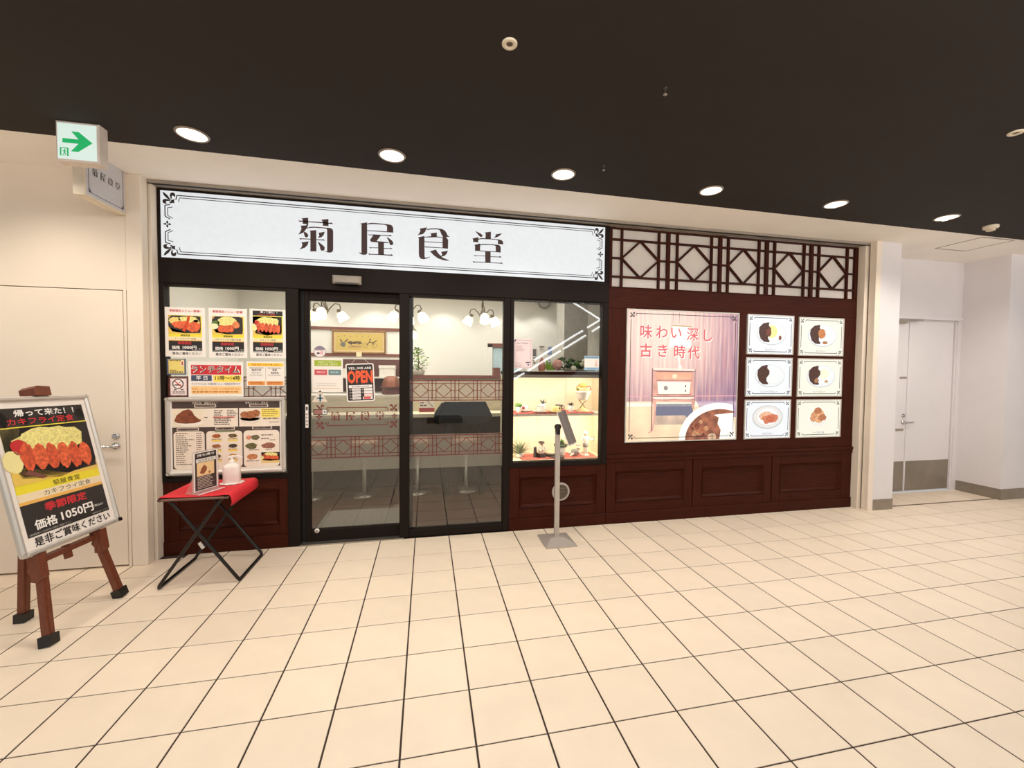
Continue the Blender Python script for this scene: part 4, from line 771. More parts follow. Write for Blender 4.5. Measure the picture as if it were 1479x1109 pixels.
o = thing('smoke_detector', 'white smoke detector at the right end of the dark ceiling', 'smoke detector', (5.71, -.71, 2.945)); MB().lathe([(.055, 0), (.055, -.022), (.048, -.028)], mat('fitting_white', (226, 214, 190), .5), n=24).build('base', o)
MB().lathe([(.034, -.026), (.032, -.046), (.022, -.05), (.001, -.05)], mat('detector_cream', (206, 192, 168), .5), n=20).build('sensor', o)
o = thing('access_panel', 'flush white access panel in the soffit over the alcove', 'panel', (6.305, -.237, 2.95)); w, d = .46, .42; mb = MB()
for a in ((-w/2, -d/2, w/2, -d/2+.012), (-w/2, d/2-.012, w/2, d/2), (-w/2, -d/2, -w/2+.012, d/2), (w/2-.012, -d/2, w/2, d/2)): mb.box(a[0], a[1], -.003, a[2], a[3], .001, GREYP)
mb.build('frame', o); bx('panel', -w/2+.016, -d/2+.016, -.002, w/2-.016, d/2-.016, .001, SOFFIT, parent=o)
# ================================================================== EASEL WITH FRAMED POSTER
EW, EH = .64, .89
ROT = (Matrix.Rotation(1.505, 3, 'Z') @ Matrix.Rotation(-.234, 3, 'X') @ Matrix.Rotation(.033, 3, 'Y'))
fp = thing('framed_poster', 'silver framed fried oyster poster standing on the brown easel', 'poster', (-1.696, -.744, .471), ROT.to_euler())
snap_frame(fp, EW, EH, .028, .022)
ps = MB(); ps.box(-EW/2+.012, -.004, .012, EW/2-.012, .004, EH-.012, PAPER); ps.build('backing', fp)
def easel_poster():
    w, h = EW-.056, EH-.056; mb = MB(); q = Pr(mb, -w/2, .028, w, h, 10); a, b = .055, .955
    q.r(a, .825, b, .955, (42, 38, 36)); q.t('帰って来た！！', .53, .895, .043, (244, 240, 236), 1, off=.025, ww=.62); q.t('カキフライ定食', .48, .837, .043, (212, 48, 54), 1, off=.015, ww=.68)
    for k in range(5): q.bl(.1+.2*k, .88, .05, .05, (54, 52, 48), 0, k, .3)
    q.r(a, .37, b, .825, (240, 222, 70)); ph = Pr(mb, q.X(a), q.Z(.432), (b-a)*w, .385*h, 12); fry_photo(ph, 2)
    q.r(a, .372, b, .43, (238, 220, 52), 1); q.t('菊屋食堂', .56, .383, .034, (80, 70, 40), 2, off=.004, ww=.3); q.r(a, .318, b, .372, (240, 222, 186), 1); q.t('カキフライ定食', .56, .328, .034, (70, 60, 50), 2, off=.0, ww=.52); q.r(a, .298, b, .32, (238, 182, 92), 2)
    q.r(a, .082, b, .3, (44, 40, 38), 1); q.t('季節限定', .5, .222, .052, (206, 44, 52), 2, off=.03, ww=.45); q.t('価格', .25, .118, .06, (246, 242, 236), 2, off=.025, ww=.22)
    q.t('1050円', .59, .122, .066, (246, 242, 236), 2, off=.025, ww=.36); q.t('（税込み）', .84, .14, .018, (230, 226, 220), 2, ww=.12); q.t('※数量限定につき品切れの際はご容赦ください', .28, .09, .012, (200, 196, 190), 2, ww=.42); q.t('※写真はイメージです', .84, .09, .012, (200, 196, 190), 2, ww=.2)
    q.t('是非ご賞味ください', .52, .012, .055, (32, 28, 26), 2, off=.015, ww=.84); return mb
easel_poster().build('print', fp, (0, .0, 0))
MB().box(EW/2-.02, -.024, .0, EW/2+.003, -.002, .022, BLACK).build('corner_cap', fp)
ea = thing('easel', 'brown wooden display easel with black feet carrying the framed poster', 'easel')
RM = ROT.to_4x4(); RM.translation = Vector((-1.696, -.744, .471))
def L2W(x, y, z): return RM @ Vector((x, y, z))
def leg(foot, top, name, w=.045, d=.03):
    f = Vector(foot); t = Vector(top); mb = MB(); dv = (t-f).normalized()
    mb.bar(f+dv*.02, t, w, d, BROWNW, up=(1, 0, 0)); mb.bar(f+dv*.02+Vector((0, 0, 0)), t, w*.4, d+.006, BROWNW, up=(1, 0, 0)); o = mb.build(name, ea)
    b = MB(); e = f+dv*.055; b.bar((f.x, f.y, .0), (e.x, e.y, .052), w+.02, d+.024, BLACK, up=(1, 0, 0)); b.build('foot', o); return o
leg((-1.612, -1.05, .0), L2W(-.05, .035, EH-.02), 'leg'); leg((-1.582, -.56, .0), L2W(.05, .035, EH-.02), 'leg')
leg((-1.952, -.765, .0), L2W(0, .07, EH-.04), 'leg')
mb = MB(); a, b = L2W(-.3, .03, -.045), L2W(.19, .03, -.04); mb.bar(a+(b-a)*.12, b, .036, .03, BROWNW); m0 = (a+b)/2
mb.bar(L2W(-.03, .035, -.02), L2W(-.03, .035, -.1), .03, .026, BROWNW, up=(1, 0, 0)); mb.build('crossbar', ea)
for u in (-.235, .165):
    mb = MB(); pts = [(-.035, .01), (.03, .0), (.032, -.05), (.045, -.07), (.03, -.095), (.038, -.13), (.0, -.145), (-.025, -.12)]
    k = len(pts); v = [L2W(u-.02, y_*.9+.01, z_-.012) for y_, z_ in pts]+[L2W(u+.025, y_*.9+.01, z_-.012) for y_, z_ in pts]
    mb.add(v, [tuple(range(k)), tuple(range(k, 2*k))[::-1]]+[(i, (i+1) % k, k+(i+1) % k, k+i) for i in range(k)], BROWNW); o = mb.build('bracket', ea)
    MB().lathe([(.001, 0), (.016, 0), (.016, .014), (.001, .014)], BLACK, tuple(L2W(u+.035, .01, -.075)), 10, T=Matrix.Rotation(radians(90), 4, 'X')).build('knob', o)
mb = MB()
pr = [(-.045, .001), (.055, .001), (.055, .055), (-.02, .06), (-.045, .045)]
k = len(pr); v = [L2W(x_, -.03, EH+z_) for x_, z_ in pr]+[L2W(x_, .05, EH+z_) for x_, z_ in pr]
mb.add(v, [tuple(range(k)), tuple(range(k, 2*k))[::-1]]+[(i, (i+1) % k, k+(i+1) % k, k+i) for i in range(k)], BROWNW).build('top_clamp', ea)
# ================================================================== RED FOLDING TABLE
TX0, TX1, TY0, TY1, TZ = -1.372, -.962, -.52, -.06, .63
ft = thing('folding_table', 'folding table with red fabric top and black cross legs', 'table', (0, 0, 0))
r = .011
def uframe(name, xt, xb, yo):
    # one U shaped leg frame: pivots at the top rail, bar along the floor
    y0, y1 = TY0+yo, TY1-yo; mb = MB()
    mb.tube([(xt, y0, TZ-.02), (xt+(xb-xt)*.1, y0, TZ-.07), (xb-(xb-xt)*.02, y0, .03), (xb, y0+.01, .0115), (xb, y0+.03, .0112), (xb, y1-.03, .0112), (xb, y1-.01, .0115), (xb-(xb-xt)*.02, y1, .03), (xt, y1, TZ-.02)], r, BLACKM, 8); return mb.build(name, ft)
l1 = uframe('leg_frame', TX0+.04, -.905, .02); l2 = uframe('leg_frame', TX1-.03, -1.39, -.004)
mb = MB(); mb.bar((-1.137, TY0-.006, .31), (-1.112, TY0-.006, .268), .022, .01, mat('silver_label', (206, 200, 190), .4)); mb.build('label_plate', l1)
for x in (TX0+.005, TX1-.005): MB().tube([(x, TY0-.015, TZ-.012), (x, TY1+.015, TZ-.012)], .012, BLACKM, 8).build('top_rail', ft)
for y in (TY0-.008, TY1+.008): MB().tube([(TX0, y, TZ-.014), (TX1+.01, y, TZ-.014)], .009, mat('brown_edge_rail', (112, 80, 66), .5), 8).build('edge_rail', ft)
mb = MB(); n = 12; prof = [(TX0-.004, TZ-.02), (TX0-.006, TZ-.004)]+[(TX0+(TX1-TX0)*i/n, TZ+.002-.006*sin(pi*i/n)) for i in range(n+1)]+[(TX1+.012, TZ-.003), (TX1+.022, TZ-.02), (TX1+.026, TZ-.05), (TX1+.02, TZ-.075)]
yy = [TY0+(TY1-TY0)*j/6 for j in range(7)]; v = [(x, y, z) for y in yy for x, z in prof]; k = len(prof)
mb.add(v, [(j*k+i, j*k+i+1, (j+1)*k+i+1, (j+1)*k+i) for j in range(6) for i in range(k-1)], REDF, True); cl = mb.build('fabric_top', ft)
sm = cl.modifiers.new('thickness', 'SOLIDIFY'); sm.thickness = .004; sm.offset = 1
tz = TZ+.005
# acrylic menu stand
ms = thing('menu_stand', 'clear acrylic stand holding a black menu card on the red table', 'menu stand', (-1.15, -.4, tz), (0, 0, radians(66)))
ACR = filmm('clear_acrylic', (225, 218, 214), .35); w, h = .2, .295
mb = MB(); mb.box(-w/2, -.002, 0, w/2, .001, h, ACR); mb.box(-w/2, -.055, 0, w/2, .065, .003, ACR); mb.build('holder', ms)
MB().box(-w/2, -.058, 0, w/2, -.052, .006, P(236, 228, 224)).build('front_lip', ms)
mb = MB(); mb.add([(-w/2, .06, .003), (w/2, .06, .003), (w/2*.6, .012, .17), (-w/2*.6, .012, .17)], [(0, 1, 2, 3)], ACR); mb.build('back_rest', ms)
mb = MB(); q = Pr(mb, -w/2+.008, .012, w-.016, h-.02, 6); q.r(0, 0, 1, 1, (236, 226, 218)); q.r(.06, .02, .94, .98, (64, 50, 44), 1); q.t('持ち帰り', .5, .885, .06, (240, 232, 226), 1, off=.02, ww=.7); q.r(.06, .84, .94, .865, (40, 32, 28), 2); q.r(.1, .735, .92, .83, (226, 220, 210), 2); q.t('カツサンド', .5, .752, .055, (60, 46, 40), 3, off=.02, ww=.62)
q.r(.13, .38, .84, .725, (238, 204, 150), 2); q.p([(.24, .46), (.4, .42), (.52, .5), (.54, .58), (.42, .66), (.3, .56)], food((150, 84, 50), 60), 3); q.e(.64, .44, .05, .03, food((170, 110, 70), 60), 3); q.li(.15, .85, .34, 8, .04, .018, (206, 192, 176), 2, 4, .7); mb.build('menu_card', ms)
# hand sanitiser bottle on saucer-like mat
sb = thing('sanitizer_bottle', 'square white pump bottle on a frilled mat on the red table', 'bottle', (-1.065, -.2, tz), (0, 0, radians(14)))
WB = mat('frosted_white_bottle', (238, 222, 214), .45, noise=.02)
def sqprof(mb, prof, m):
    vs = []; n = 20
    for r_, z in prof:
        for j in range(n):
            a = 2*pi*j/n; c, s_ = cos(a), sin(a); q_ = (abs(c)**10+abs(s_)**10)**(-1/10); vs.append((r_*c*q_, r_*s_*q_*.82, z))
    k = len(prof); mb.add(vs, [(i*n+j, i*n+(j+1) % n, (i+1)*n+(j+1) % n, (i+1)*n+j) for i in range(k-1) for j in range(n)], m, True)
    mb.add(vs[-n:], [tuple(range(n))], m)
mb = MB(); sqprof(mb, [(.052, .004), (.055, .01), (.055, .125), (.05, .138), (.03, .15), (.018, .153)], WB); mb.build('bottle_body', sb)
MB().lathe([(.02, .152), (.02, .172), (.013, .176), (.007, .178), (.007, .2), (.001, .2)], WHITEP, n=16).build('pump_collar', sb)
mb = MB(); mb.tube([(-.022, 0, .2), (-.0, 0, .205), (.045, 0, .203), (.07, 0, .188)], [.007, .008, .006, .004], WHITEP, 8); mb.build('pump_nozzle', sb)
mb = MB(); n = 40; v = [((.078+.008*cos(10*2*pi*j/n))*cos(2*pi*j/n)*1.0, (.07+.007*cos(10*2*pi*j/n))*sin(2*pi*j/n), .004) for j in range(n)]+[((.058)*cos(2*pi*j/n), .05*sin(2*pi*j/n), .006) for j in range(n)]
mb.add(v, [(j, (j+1) % n, n+(j+1) % n, n+j) for j in range(n)]+[tuple(range(n, 2*n))], PAPER, True); mb.add([(a, b, 0) for a, b, c in v[:n]], [tuple(range(n))[::-1]], PAPER); mb.build('frilled_mat', sb)
# ================================================================== STAND WITH TILTED SCREEN
st = thing('temperature_stand', 'slim grey pole stand with square base and tilted tablet before the showcase', 'stand', (1.536, -.235, 0))
SB = mat('stand_grey', (186, 176, 166), .4, metal=.3, noise=.04); mb = MB()
a, c, hh = .138, .07, .042; b0 = [(-a, -a-.02), (a, -a-.02), (a, a), (-a, a)]; t0 = [(-c, -c*.6), (c, -c*.6), (c, c*.6), (-c, c*.6)]
v = [(x, y, 0) for x, y in b0]+[(x, y, .012) for x, y in b0]+[(x, y, hh) for x, y in t0]
mb.add(v, [(0, 3, 2, 1)]+[(i, (i+1) % 4, 4+(i+1) % 4, 4+i) for i in range(4)]+[(4+i, 4+(i+1) % 4, 8+(i+1) % 4, 8+i) for i in range(4)]+[(8, 9, 10, 11)], SB); mb.build('base', st)
MB().box(-.021, -.012, .03, .021, .012, .99, SB).build('pole', st)
mb = MB(); mb.ball((0, -.0, 1.02), .032, BLACK, (1, 1, .9)); mb.lathe([(.022, .955), (.024, .99), (.02, 1.01)], BLACK, n=14); mb.build('swivel_head', st)
tb = MB(); tb.cbox(-.005, -.07, -.15, .03, .07, .15, mat('tablet_back', (120, 112, 108), .45), .004); tb.box(-.012, -.072, -.155, -.004, .072, .155, WHITEP); tb.box(.004, -.073, -.16, .03, .073, -.145, WHITEP); tb.build('tablet', st, (.075, .0, 1.01), (radians(0), radians(-21), radians(-35)))
MB().tube([(0, 0, 1.03), (.03, 0, 1.04), (.07, 0, 1.02)], .01, STEEL, 8).build('bracket', st)
o = MB(); TT = Matrix.Rotation(radians(90), 4, 'X'); o.lathe([(.062, 0), (.077, 0), (.08, .006), (.077, .012), (.062, .012)], mat('vent_rim', (176, 164, 152), .4), n=28, T=TT, cap=False); vr = thing('vent_grille', 'round grey vent with slats on the wood panel behind the pole stand', 'vent', (1.675, .079, .345)); o.build('rim', vr); vr.scale = (1.13, 1, 1.13)
MB().lathe([(.001, .0), (.063, .0)], mat('vent_back', (92, 78, 66), .6), n=24, T=TT).build('backing', vr)
for i in range(9):
    z = -.05+i*.0125; x = math.sqrt(.06**2-z*z); MB().box(-x, -.007, z-.003, x, -.001, z+.003, mat('vent_slat', (128, 112, 98), .5)).build('slat', vr)
# ================================================================== LIT SHOWCASE
CX0, CX1, CY0, CY1, CZ0, CZ1, SH = 1.165, 2.16, .135, .5, .648, 1.478, 1.1
CASE = mat('showcase_cream', (240, 226, 196), .6, noise=.015)
sc = thing('showcase', 'lit cream display cabinet with one shelf behind the display window', 'cabinet')
bx('back_panel', CX0, CY1, CZ0, 1.86, CY1+.015, CZ1, CASE, parent=sc); bx('back_panel', 1.863, CY1, CZ0, CX1, CY1+.015, CZ1, CASE, parent=sc)
bx('side_panel', CX0-.015, CY0, CZ0, CX0, CY1, CZ1, CASE, parent=sc); bx('side_panel', CX1, CY0, CZ0, CX1+.015, CY1, CZ1, CASE, parent=sc)
bx('floor_panel', CX0, CY0, CZ0-.04, CX1, CY1, CZ0, CASE, parent=sc)
tp = bx('top_board', CX0-.015, CY0, CZ1, CX1+.015, CY1+.02, CZ1+.03, WOOD, parent=sc); bx('edge_band', CX0, CY0, CZ1-.03, CX1, CY0+.012, CZ1, GREYP, parent=sc)
bx('shelf', CX0, CY0+.06, SH-.032, CX1, CY1, SH, mat('shelf_white', (222, 214, 202), .5), parent=sc)
LED = mat('led_strip', (255, 240, 205), .4, noise=.01, emit=2.2)
for x in (CX0+.004, CX1-.016): bx('led_strip', x, CY0+.004, CZ0+.01, x+.012, CY0+.014, CZ1-.03, LED, parent=sc)
for x in (CX0+.05, CX1-.05):
    for z in (.86, 1.29): lamp('showcase_led_fill', 'AREA', (x, CY0+.05, z), .7, (1, .86, .66), (radians(80), 0, radians(-55 if x < 1.6 else 55)), shape='RECTANGLE', size=.03, size_y=.34)
for z in (1.435, 1.05): lamp('showcase_led_fill', 'AREA', (1.66, CY0+.04, z), 3.5, (1, .9, .77), (radians(38), 0, 0), shape='RECTANGLE', size=.9, size_y=.03)  # added top fill per compartment, evens out the bright back panel
for z, zz, x0, x1, lab in ((SH, .0008, 1.19, 2.06, 'red patterned cloth under the cups on the showcase shelf'), (CZ0, .0008, 1.3, 2.1, 'red patterned cloth on the showcase floor under the figurines')):
    mb = MB(); y0 = CY0+(.058 if z > 1 else .01); k = 10
    v = [(x0+(x1-x0)*i/k, y0-.003 if z > 1 else y0+.02*(i % 2), z+.003-(.012 if z > 1 and j == 0 else 0)) if j == 0 else (x0+(x1-x0)*i/k, y0+.002 if j == 1 else CY1-.06, z+.003) for j in range(3) for i in range(k+1)]
    mb.add(v, [(j*(k+1)+i, j*(k+1)+i+1, (j+1)*(k+1)+i+1, (j+1)*(k+1)+i) for j in range(2) for i in range(k)], mat('red_cloth', (206, 104, 90), .8, noise=.35, scale=25)); o = mb.build('display_cloth'); tag(o, lab, 'cloth')
def pot(o, r, h, m=CERAM): MB().lathe([(r*.72, 0), (r, h), (r*.88, h), (r*.8, h-.008), (.001, h-.01)], m, n=16).build('pot', o)
def rosette(o, n, L_, wd, m, z, up=.8, seed=1, rings=2, name='leaf'):
    rd = random.Random(seed)
    for k in range(n):
        mb = MB(); a = k*2.39996; t = (k/n); el = radians(15+65*(1-t)*up); l = L_*(.7+.3*t)*rd.uniform(.85, 1.1); pts = []
        for i in range(5):
            u = i/4; e = el*(1-.35*u); pts.append((cos(a)*cos(e)*l*u, sin(a)*cos(e)*l*u, z+sin(el)*l*u-.25*l*u*u*(t)))
        sd = Vector((-sin(a), cos(a), 0)); ws = [wd*.7, wd, wd*.9, wd*.55, .001]; v = []
        for p, w_ in zip(pts, ws): v += [Vector(p)-sd*w_, Vector(p)+Vector((0, 0, -w_*.4)), Vector(p)+sd*w_]
        mb.add(v, [(i*3+j, i*3+j+1, (i+1)*3+j+1, (i+1)*3+j) for i in range(4) for j in range(2)], m, True).build(name, o)
def cup(x, y, z, label, c, sc_=None, saucer=True, band=None):
    o = thing('teacup', label, 'cup', (x, y, z), group='teacups on the showcase shelf'); m = mat('cup_%d_%d_%d' % c, c, .25, noise=.02)
    if saucer: MB().lathe([(.03, 0), (.045, .002), (.075, .012), (.073, .014), (.03, .006), (.001, .006)], mat('cup_%d_%d_%d' % sc_, sc_, .25) if sc_ else m, n=22).build('saucer', o)
    z0 = .006 if saucer else 0
    b = MB(); b.lathe([(.022, z0), (.032, z0+.012), (.04, z0+.055), (.037, z0+.055), (.03, z0+.016), (.001, z0+.012)], m, n=20); bo = b.build('bowl', o)
    if band: MB().lathe([(.0395, z0+.05), (.0415, z0+.05), (.0415, z0+.056), (.0395, z0+.056)], band, n=20, cap=False).build('rim_band', bo)
    MB().tube([(.037, 0, z0+.046), (.058, 0, z0+.042), (.058, 0, z0+.022), (.033, 0, z0+.016)], .0045, m, 6).build('handle', o); return o
zs = SH+.004
o = thing('succulent', 'small round green cactus in white pot at the left end of the showcase shelf', 'plant', (1.285, .25, zs)); pot(o, .03, .055); MB().ball((0, 0, .07), .038, LEAF, (1, 1, .55)).build('foliage', o)
cup(1.36, .32, zs, 'white teacup with red rose beside the left cactus', (244, 234, 222)); MB().ball((1.345, .283, zs+.04), .016, food((190, 60, 60), 80), (1, .4, 1)).build('rose_print', bpy.data.objects['teacup']); rp = bpy.data.objects['rose_print']; rp.location = (-1.36, -.32, -zs)
cup(1.502, .235, zs, 'white teacup with grey rim band in front of the small agave', (246, 240, 232), band=GREYP)
o = thing('succulent', 'small spiky agave in white pot between the white and yellow cups', 'plant', (1.572, .38, zs)); pot(o, .033, .075); rosette(o, 12, .075, .008, LEAFD, .07, 1.1, 3)
cup(1.655, .22, zs, 'pale yellow teacup and saucer on the showcase shelf', (250, 232, 160))
cup(1.74, .36, zs, 'dark brown teacup with white handle ring on a red saucer', (70, 44, 44), (196, 90, 70))
o = thing('succulent', 'small dark green succulent in white pot beside the fruit compote', 'plant', (1.83, .25, zs)); pot(o, .034, .065); rosette(o, 16, .05, .011, LEAFD, .06, .9, 5)
# compote of fruit on crossed legs
o = thing('fruit_compote', 'white pedestal compote piled with red and orange fruit at the right of the shelf', 'compote', (1.965, .27, zs))
MB().lathe([(.07, 0), (.072, .006), (.03, .03), (.006, .05), (.001, .052)], mat('gold_cream', (232, 210, 150), .4), n=20).build('foot', o)
for s_ in (-1, 1): MB().tube([(-.03*s_, 0, .03), (0, .01*s_, .07), (.045*s_, 0, .12)], .0045, mat('wrought_iron', (150, 130, 90), .4, metal=.5), 6).build('crossed_leg', o)
MB().lathe([(.02, .11), (.045, .115), (.062, .16), (.07, .19), (.082, .2), (.08, .207), (.06, .2), (.001, .19)], CERAM, n=24).build('bowl', o)
mb = MB(); mb.lathe([(.062, .2), (.075, .245), (.071, .246), (.055, .2)], mat('wicker', (206, 164, 110), .7, noise=.4, scale=60, bump=.3), n=20); mb.build('basket', o)
rd = random.Random(4)
for k, (u, v, z, c) in enumerate(((-.045, 0, .245, (196, 60, 44)), (0, -.03, .24, (226, 90, 40)), (.045, -.01, .24, (190, 50, 50)), (.01, .01, .27, (244, 190, 60)), (-.02, .02, .262, (236, 120, 50)), (.04, .02, .262, (240, 200, 90)), (-.055, -.02, .235, (120, 130, 60)), (.06, -.02, .238, (170, 60, 50)))):
    t_ = MB().ball((u, v, z), .024, food(c, 40, .15), (1, 1, .95)).build('fruit', o)
# lower shelf
zf = CZ0+.004
o = thing('agave', 'large pale green agave at the left of the showcase floor', 'plant', (1.31, .31, zf)); MB().lathe([(.045, 0), (.05, .03), (.001, .03)], CERAM, n=14).build('pot', o); rosette(o, 34, .165, .017, LEAFP, .035, 1.15, 8)
SKIN = mat('figurine_skin', (214, 176, 140), .5); DKF = mat('figurine_dark', (58, 46, 42), .5); OFFW = mat('figurine_white', (236, 226, 210), .4); GRF = mat('figurine_grey', (150, 146, 140), .5)
o = thing('figurine', 'small dark figurine of a seated pale dressed figure beside the agave', 'figurine', (1.525, .25, zf)); mb = MB()
mb.box(-.04, -.03, 0, .04, .03, .04, DKF); mb.build('seat', o); mb = MB(); mb.lathe([(.03, .04), (.034, .07), (.026, .11), (.014, .12), (.001, .12)], OFFW, n=14); mb.tube([(-.03, 0, .1), (-.045, -.02, .075), (-.01, -.035, .07)], .009, OFFW, 8); mb.tube([(.03, 0, .1), (.045, -.02, .075), (.01, -.035, .07)], .009, OFFW, 8); mb.build('body', o)
MB().ball((0, -.005, .136), .019, SKIN).build('head', o); MB().lathe([(.001, .16), (.028, .155), (.034, .142), (.03, .142), (.001, .15)], DKF, n=14).build('hat', o); mb = MB(); mb.tube([(-.06, .01, .0), (-.062, .01, .1)], [.022, .014], DKF, 8); mb.build('bag', o)
o = thing('soap_dish', 'small cream dish on dark stand in the showcase', 'dish', (1.625, .28, zf)); MB().lathe([(.04, 0), (.05, .015), (.055, .02)], DKF, n=18).build('stand', o); MB().lathe([(.04, .02), (.056, .028), (.05, .045), (.03, .05), (.001, .05)], mat('cream_dish', (230, 216, 176), .5), n=18).build('dish', o)
o = thing('plate', 'small white plate with dark rim behind the pole stand', 'plate', (1.68, .2, zf)); MB().lathe([(.03, 0), (.07, .012), (.072, .014)], DKF, n=22).build('rim', o); MB().lathe([(.068, .0135), (.03, .006), (.001, .006)], CERAM, n=22).build('plate_well', o)
o = thing('potted_plant', 'leafy green plant in white pot on the showcase floor', 'plant', (1.745, .3, zf)); pot(o, .058, .095); MB().lathe([(.058, .09), (.07, .1), (.07, .115), (.03, .12), (.001, .12)], LEAFD, n=18).build('moss', o); rosette(o, 20, .075, .02, LEAF, .11, 1.2, 9)
o = thing('figurine', 'white and grey crouching rabbit like figurine with raised ears', 'figurine', (1.885, .25, zf)); mb = MB(); mb.ball((0, 0, .04), .04, GRF, (1.35, 1, .9)); mb.ball((-.045, 0, .03), .024, OFFW, (1.3, .8, .7)); mb.build('body', o); mb = MB(); mb.ball((.03, -.01, .085), .023, OFFW, (1.1, .9, .9)); mb.build('head', o)
mb = MB(); mb.ball((.03, -.005, .112), .012, OFFW); mb.tube([(.02, -.005, .1), (.005, -.005, .118)], [.007, .003], GRF, 6); mb.tube([(.04, -.005, .1), (.055, -.005, .116)], [.007, .003], GRF, 6); mb.build('ears', o); mb = MB(); mb.tube([(.02, -.03, .05), (.06, -.045, .012)], [.014, .008], OFFW, 8); mb.tube([(-.03, -.03, .03), (-.07, -.04, .008)], [.014, .008], OFFW, 8); mb.build('legs', o)
o = thing('figurine', 'tall standing white figurine with grey shorts holding a stick at the right of the showcase', 'figurine', (1.998, .26, zf)); MB().lathe([(.04, 0), (.04, .01), (.02, .014), (.001, .014)], OFFW, n=16).build('base', o)
mb = MB(); mb.tube([(-.012, 0, .012), (-.012, 0, .1)], [.011, .013], OFFW, 8); mb.tube([(.012, 0, .012), (.012, 0, .1)], [.011, .013], OFFW, 8); mb.build('legs', o); MB().lathe([(.024, .085), (.03, .09), (.026, .13), (.022, .13)], GRF, n=14).build('shorts', o)
mb = MB(); mb.lathe([(.022, .125), (.03, .17), (.024, .195), (.01, .2), (.001, .2)], OFFW, n=14); mb.tube([(-.026, 0, .185), (-.048, -.01, .16), (-.03, -.02, .13)], .009, OFFW, 8); mb.tube([(.026, 0, .185), (.055, -.01, .165), (.08, -.02, .17)], .009, OFFW, 8); mb.build('torso', o); MB().ball((0, -.003, .213), .017, SKIN).build('head', o); MB().lathe([(.019, .22), (.02, .235), (.012, .25), (.001, .252)], OFFW, n=12).build('cap', o); MB().tube([(.08, -.02, .15), (.082, -.02, .19)], .004, DKF, 6).build('stick', o)
# flowers and cards on top of the cabinet
ztop = CZ1+.03
o = thing('silk_flowers', 'row of pink and white silk flowers with dark leaves on the cabinet top', 'flowers', (1.82, .27, ztop)); rd = random.Random(11); PK = mat('pink_petal', (236, 176, 164), .6, noise=.2, scale=40); WP = mat('white_petal', (244, 238, 214), .6)
def bloom(x, z, r_, m, k=3):
    mb = MB()
    for ring in range(k):
        for i in range(7):
            a = i*2*pi/7+ring*.5; d = r_*(1-ring*.3)*.6; mb.ball((x+cos(a)*d, -.03+.01*ring*-1, z+sin(a)*d), r_*.42, m, (1, .5, 1), 8, 5)
    mb.build('bloom', o)
bloom(-.14, .07, .055, PK); bloom(.03, .035, .03, WP); bloom(.145, .105, .028, WP); bloom(.12, .075, .024, WP)
for i in range(90):
    x = rd.uniform(-.09, .28); z = rd.uniform(.025, .1) if x > .0 else rd.uniform(.03, .12); a = rd.uniform(0, 6.28); l = rd.uniform(.04, .075); mb = MB()
    d = Vector((cos(a)*l, rd.uniform(-.02, .02), abs(sin(a))*l*.6+.004)); p = Vector((x, rd.uniform(-.02, .05), z)); s_ = Vector((-sin(a), 0, cos(a)))*l*.3
    mb.add([p, p+d*.5+s_, p+d, p+d*.5-s_+Vector((0, .006, 0))], [(0, 1, 2), (0, 2, 3)], LEAFD if i % 4 else LEAF); mb.build('leaf', o)
mb = MB(); mb.tube([(-.2, 0, .02), (-.1, .01, .02), (.1, 0, .015), (.27, 0, .012)], .005, LEAFD, 6); mb.build('stem', o)
for k in range(5):
    mb = MB(); a = radians(20+k*28); l = .1+.02*(k % 2); mb.add([(-.23, 0, .012), (-.23+cos(a)*l*.5-.018*sin(a), -.02, .005+sin(a)*l*.5+.018*cos(a)), (-.23+cos(a)*l, -.03, .016+sin(a)*l), (-.23+cos(a)*l*.5+.018*sin(a), -.02, .012+sin(a)*l*.5-.018*cos(a))], [(0, 1, 2), (0, 2, 3)], mat('fresh_leaf', (150, 186, 70), .5)); mb.build('leaf', o)
o = thing('ornament', 'salmon coloured pointed ornament left of the silk flowers', 'ornament', (1.505, .2, ztop)); MB().lathe([(.025, 0), (.036, .03), (.034, .07), (.018, .12), (.006, .138), (.001, .14)], mat('salmon_glaze', (206, 130, 110), .4, noise=.2), n=18).build('body', o); MB().lathe([(.03, 0), (.032, .006), (.001, .008)], mat('gold_cream', (232, 210, 150), .4), n=16).build('foot', o)
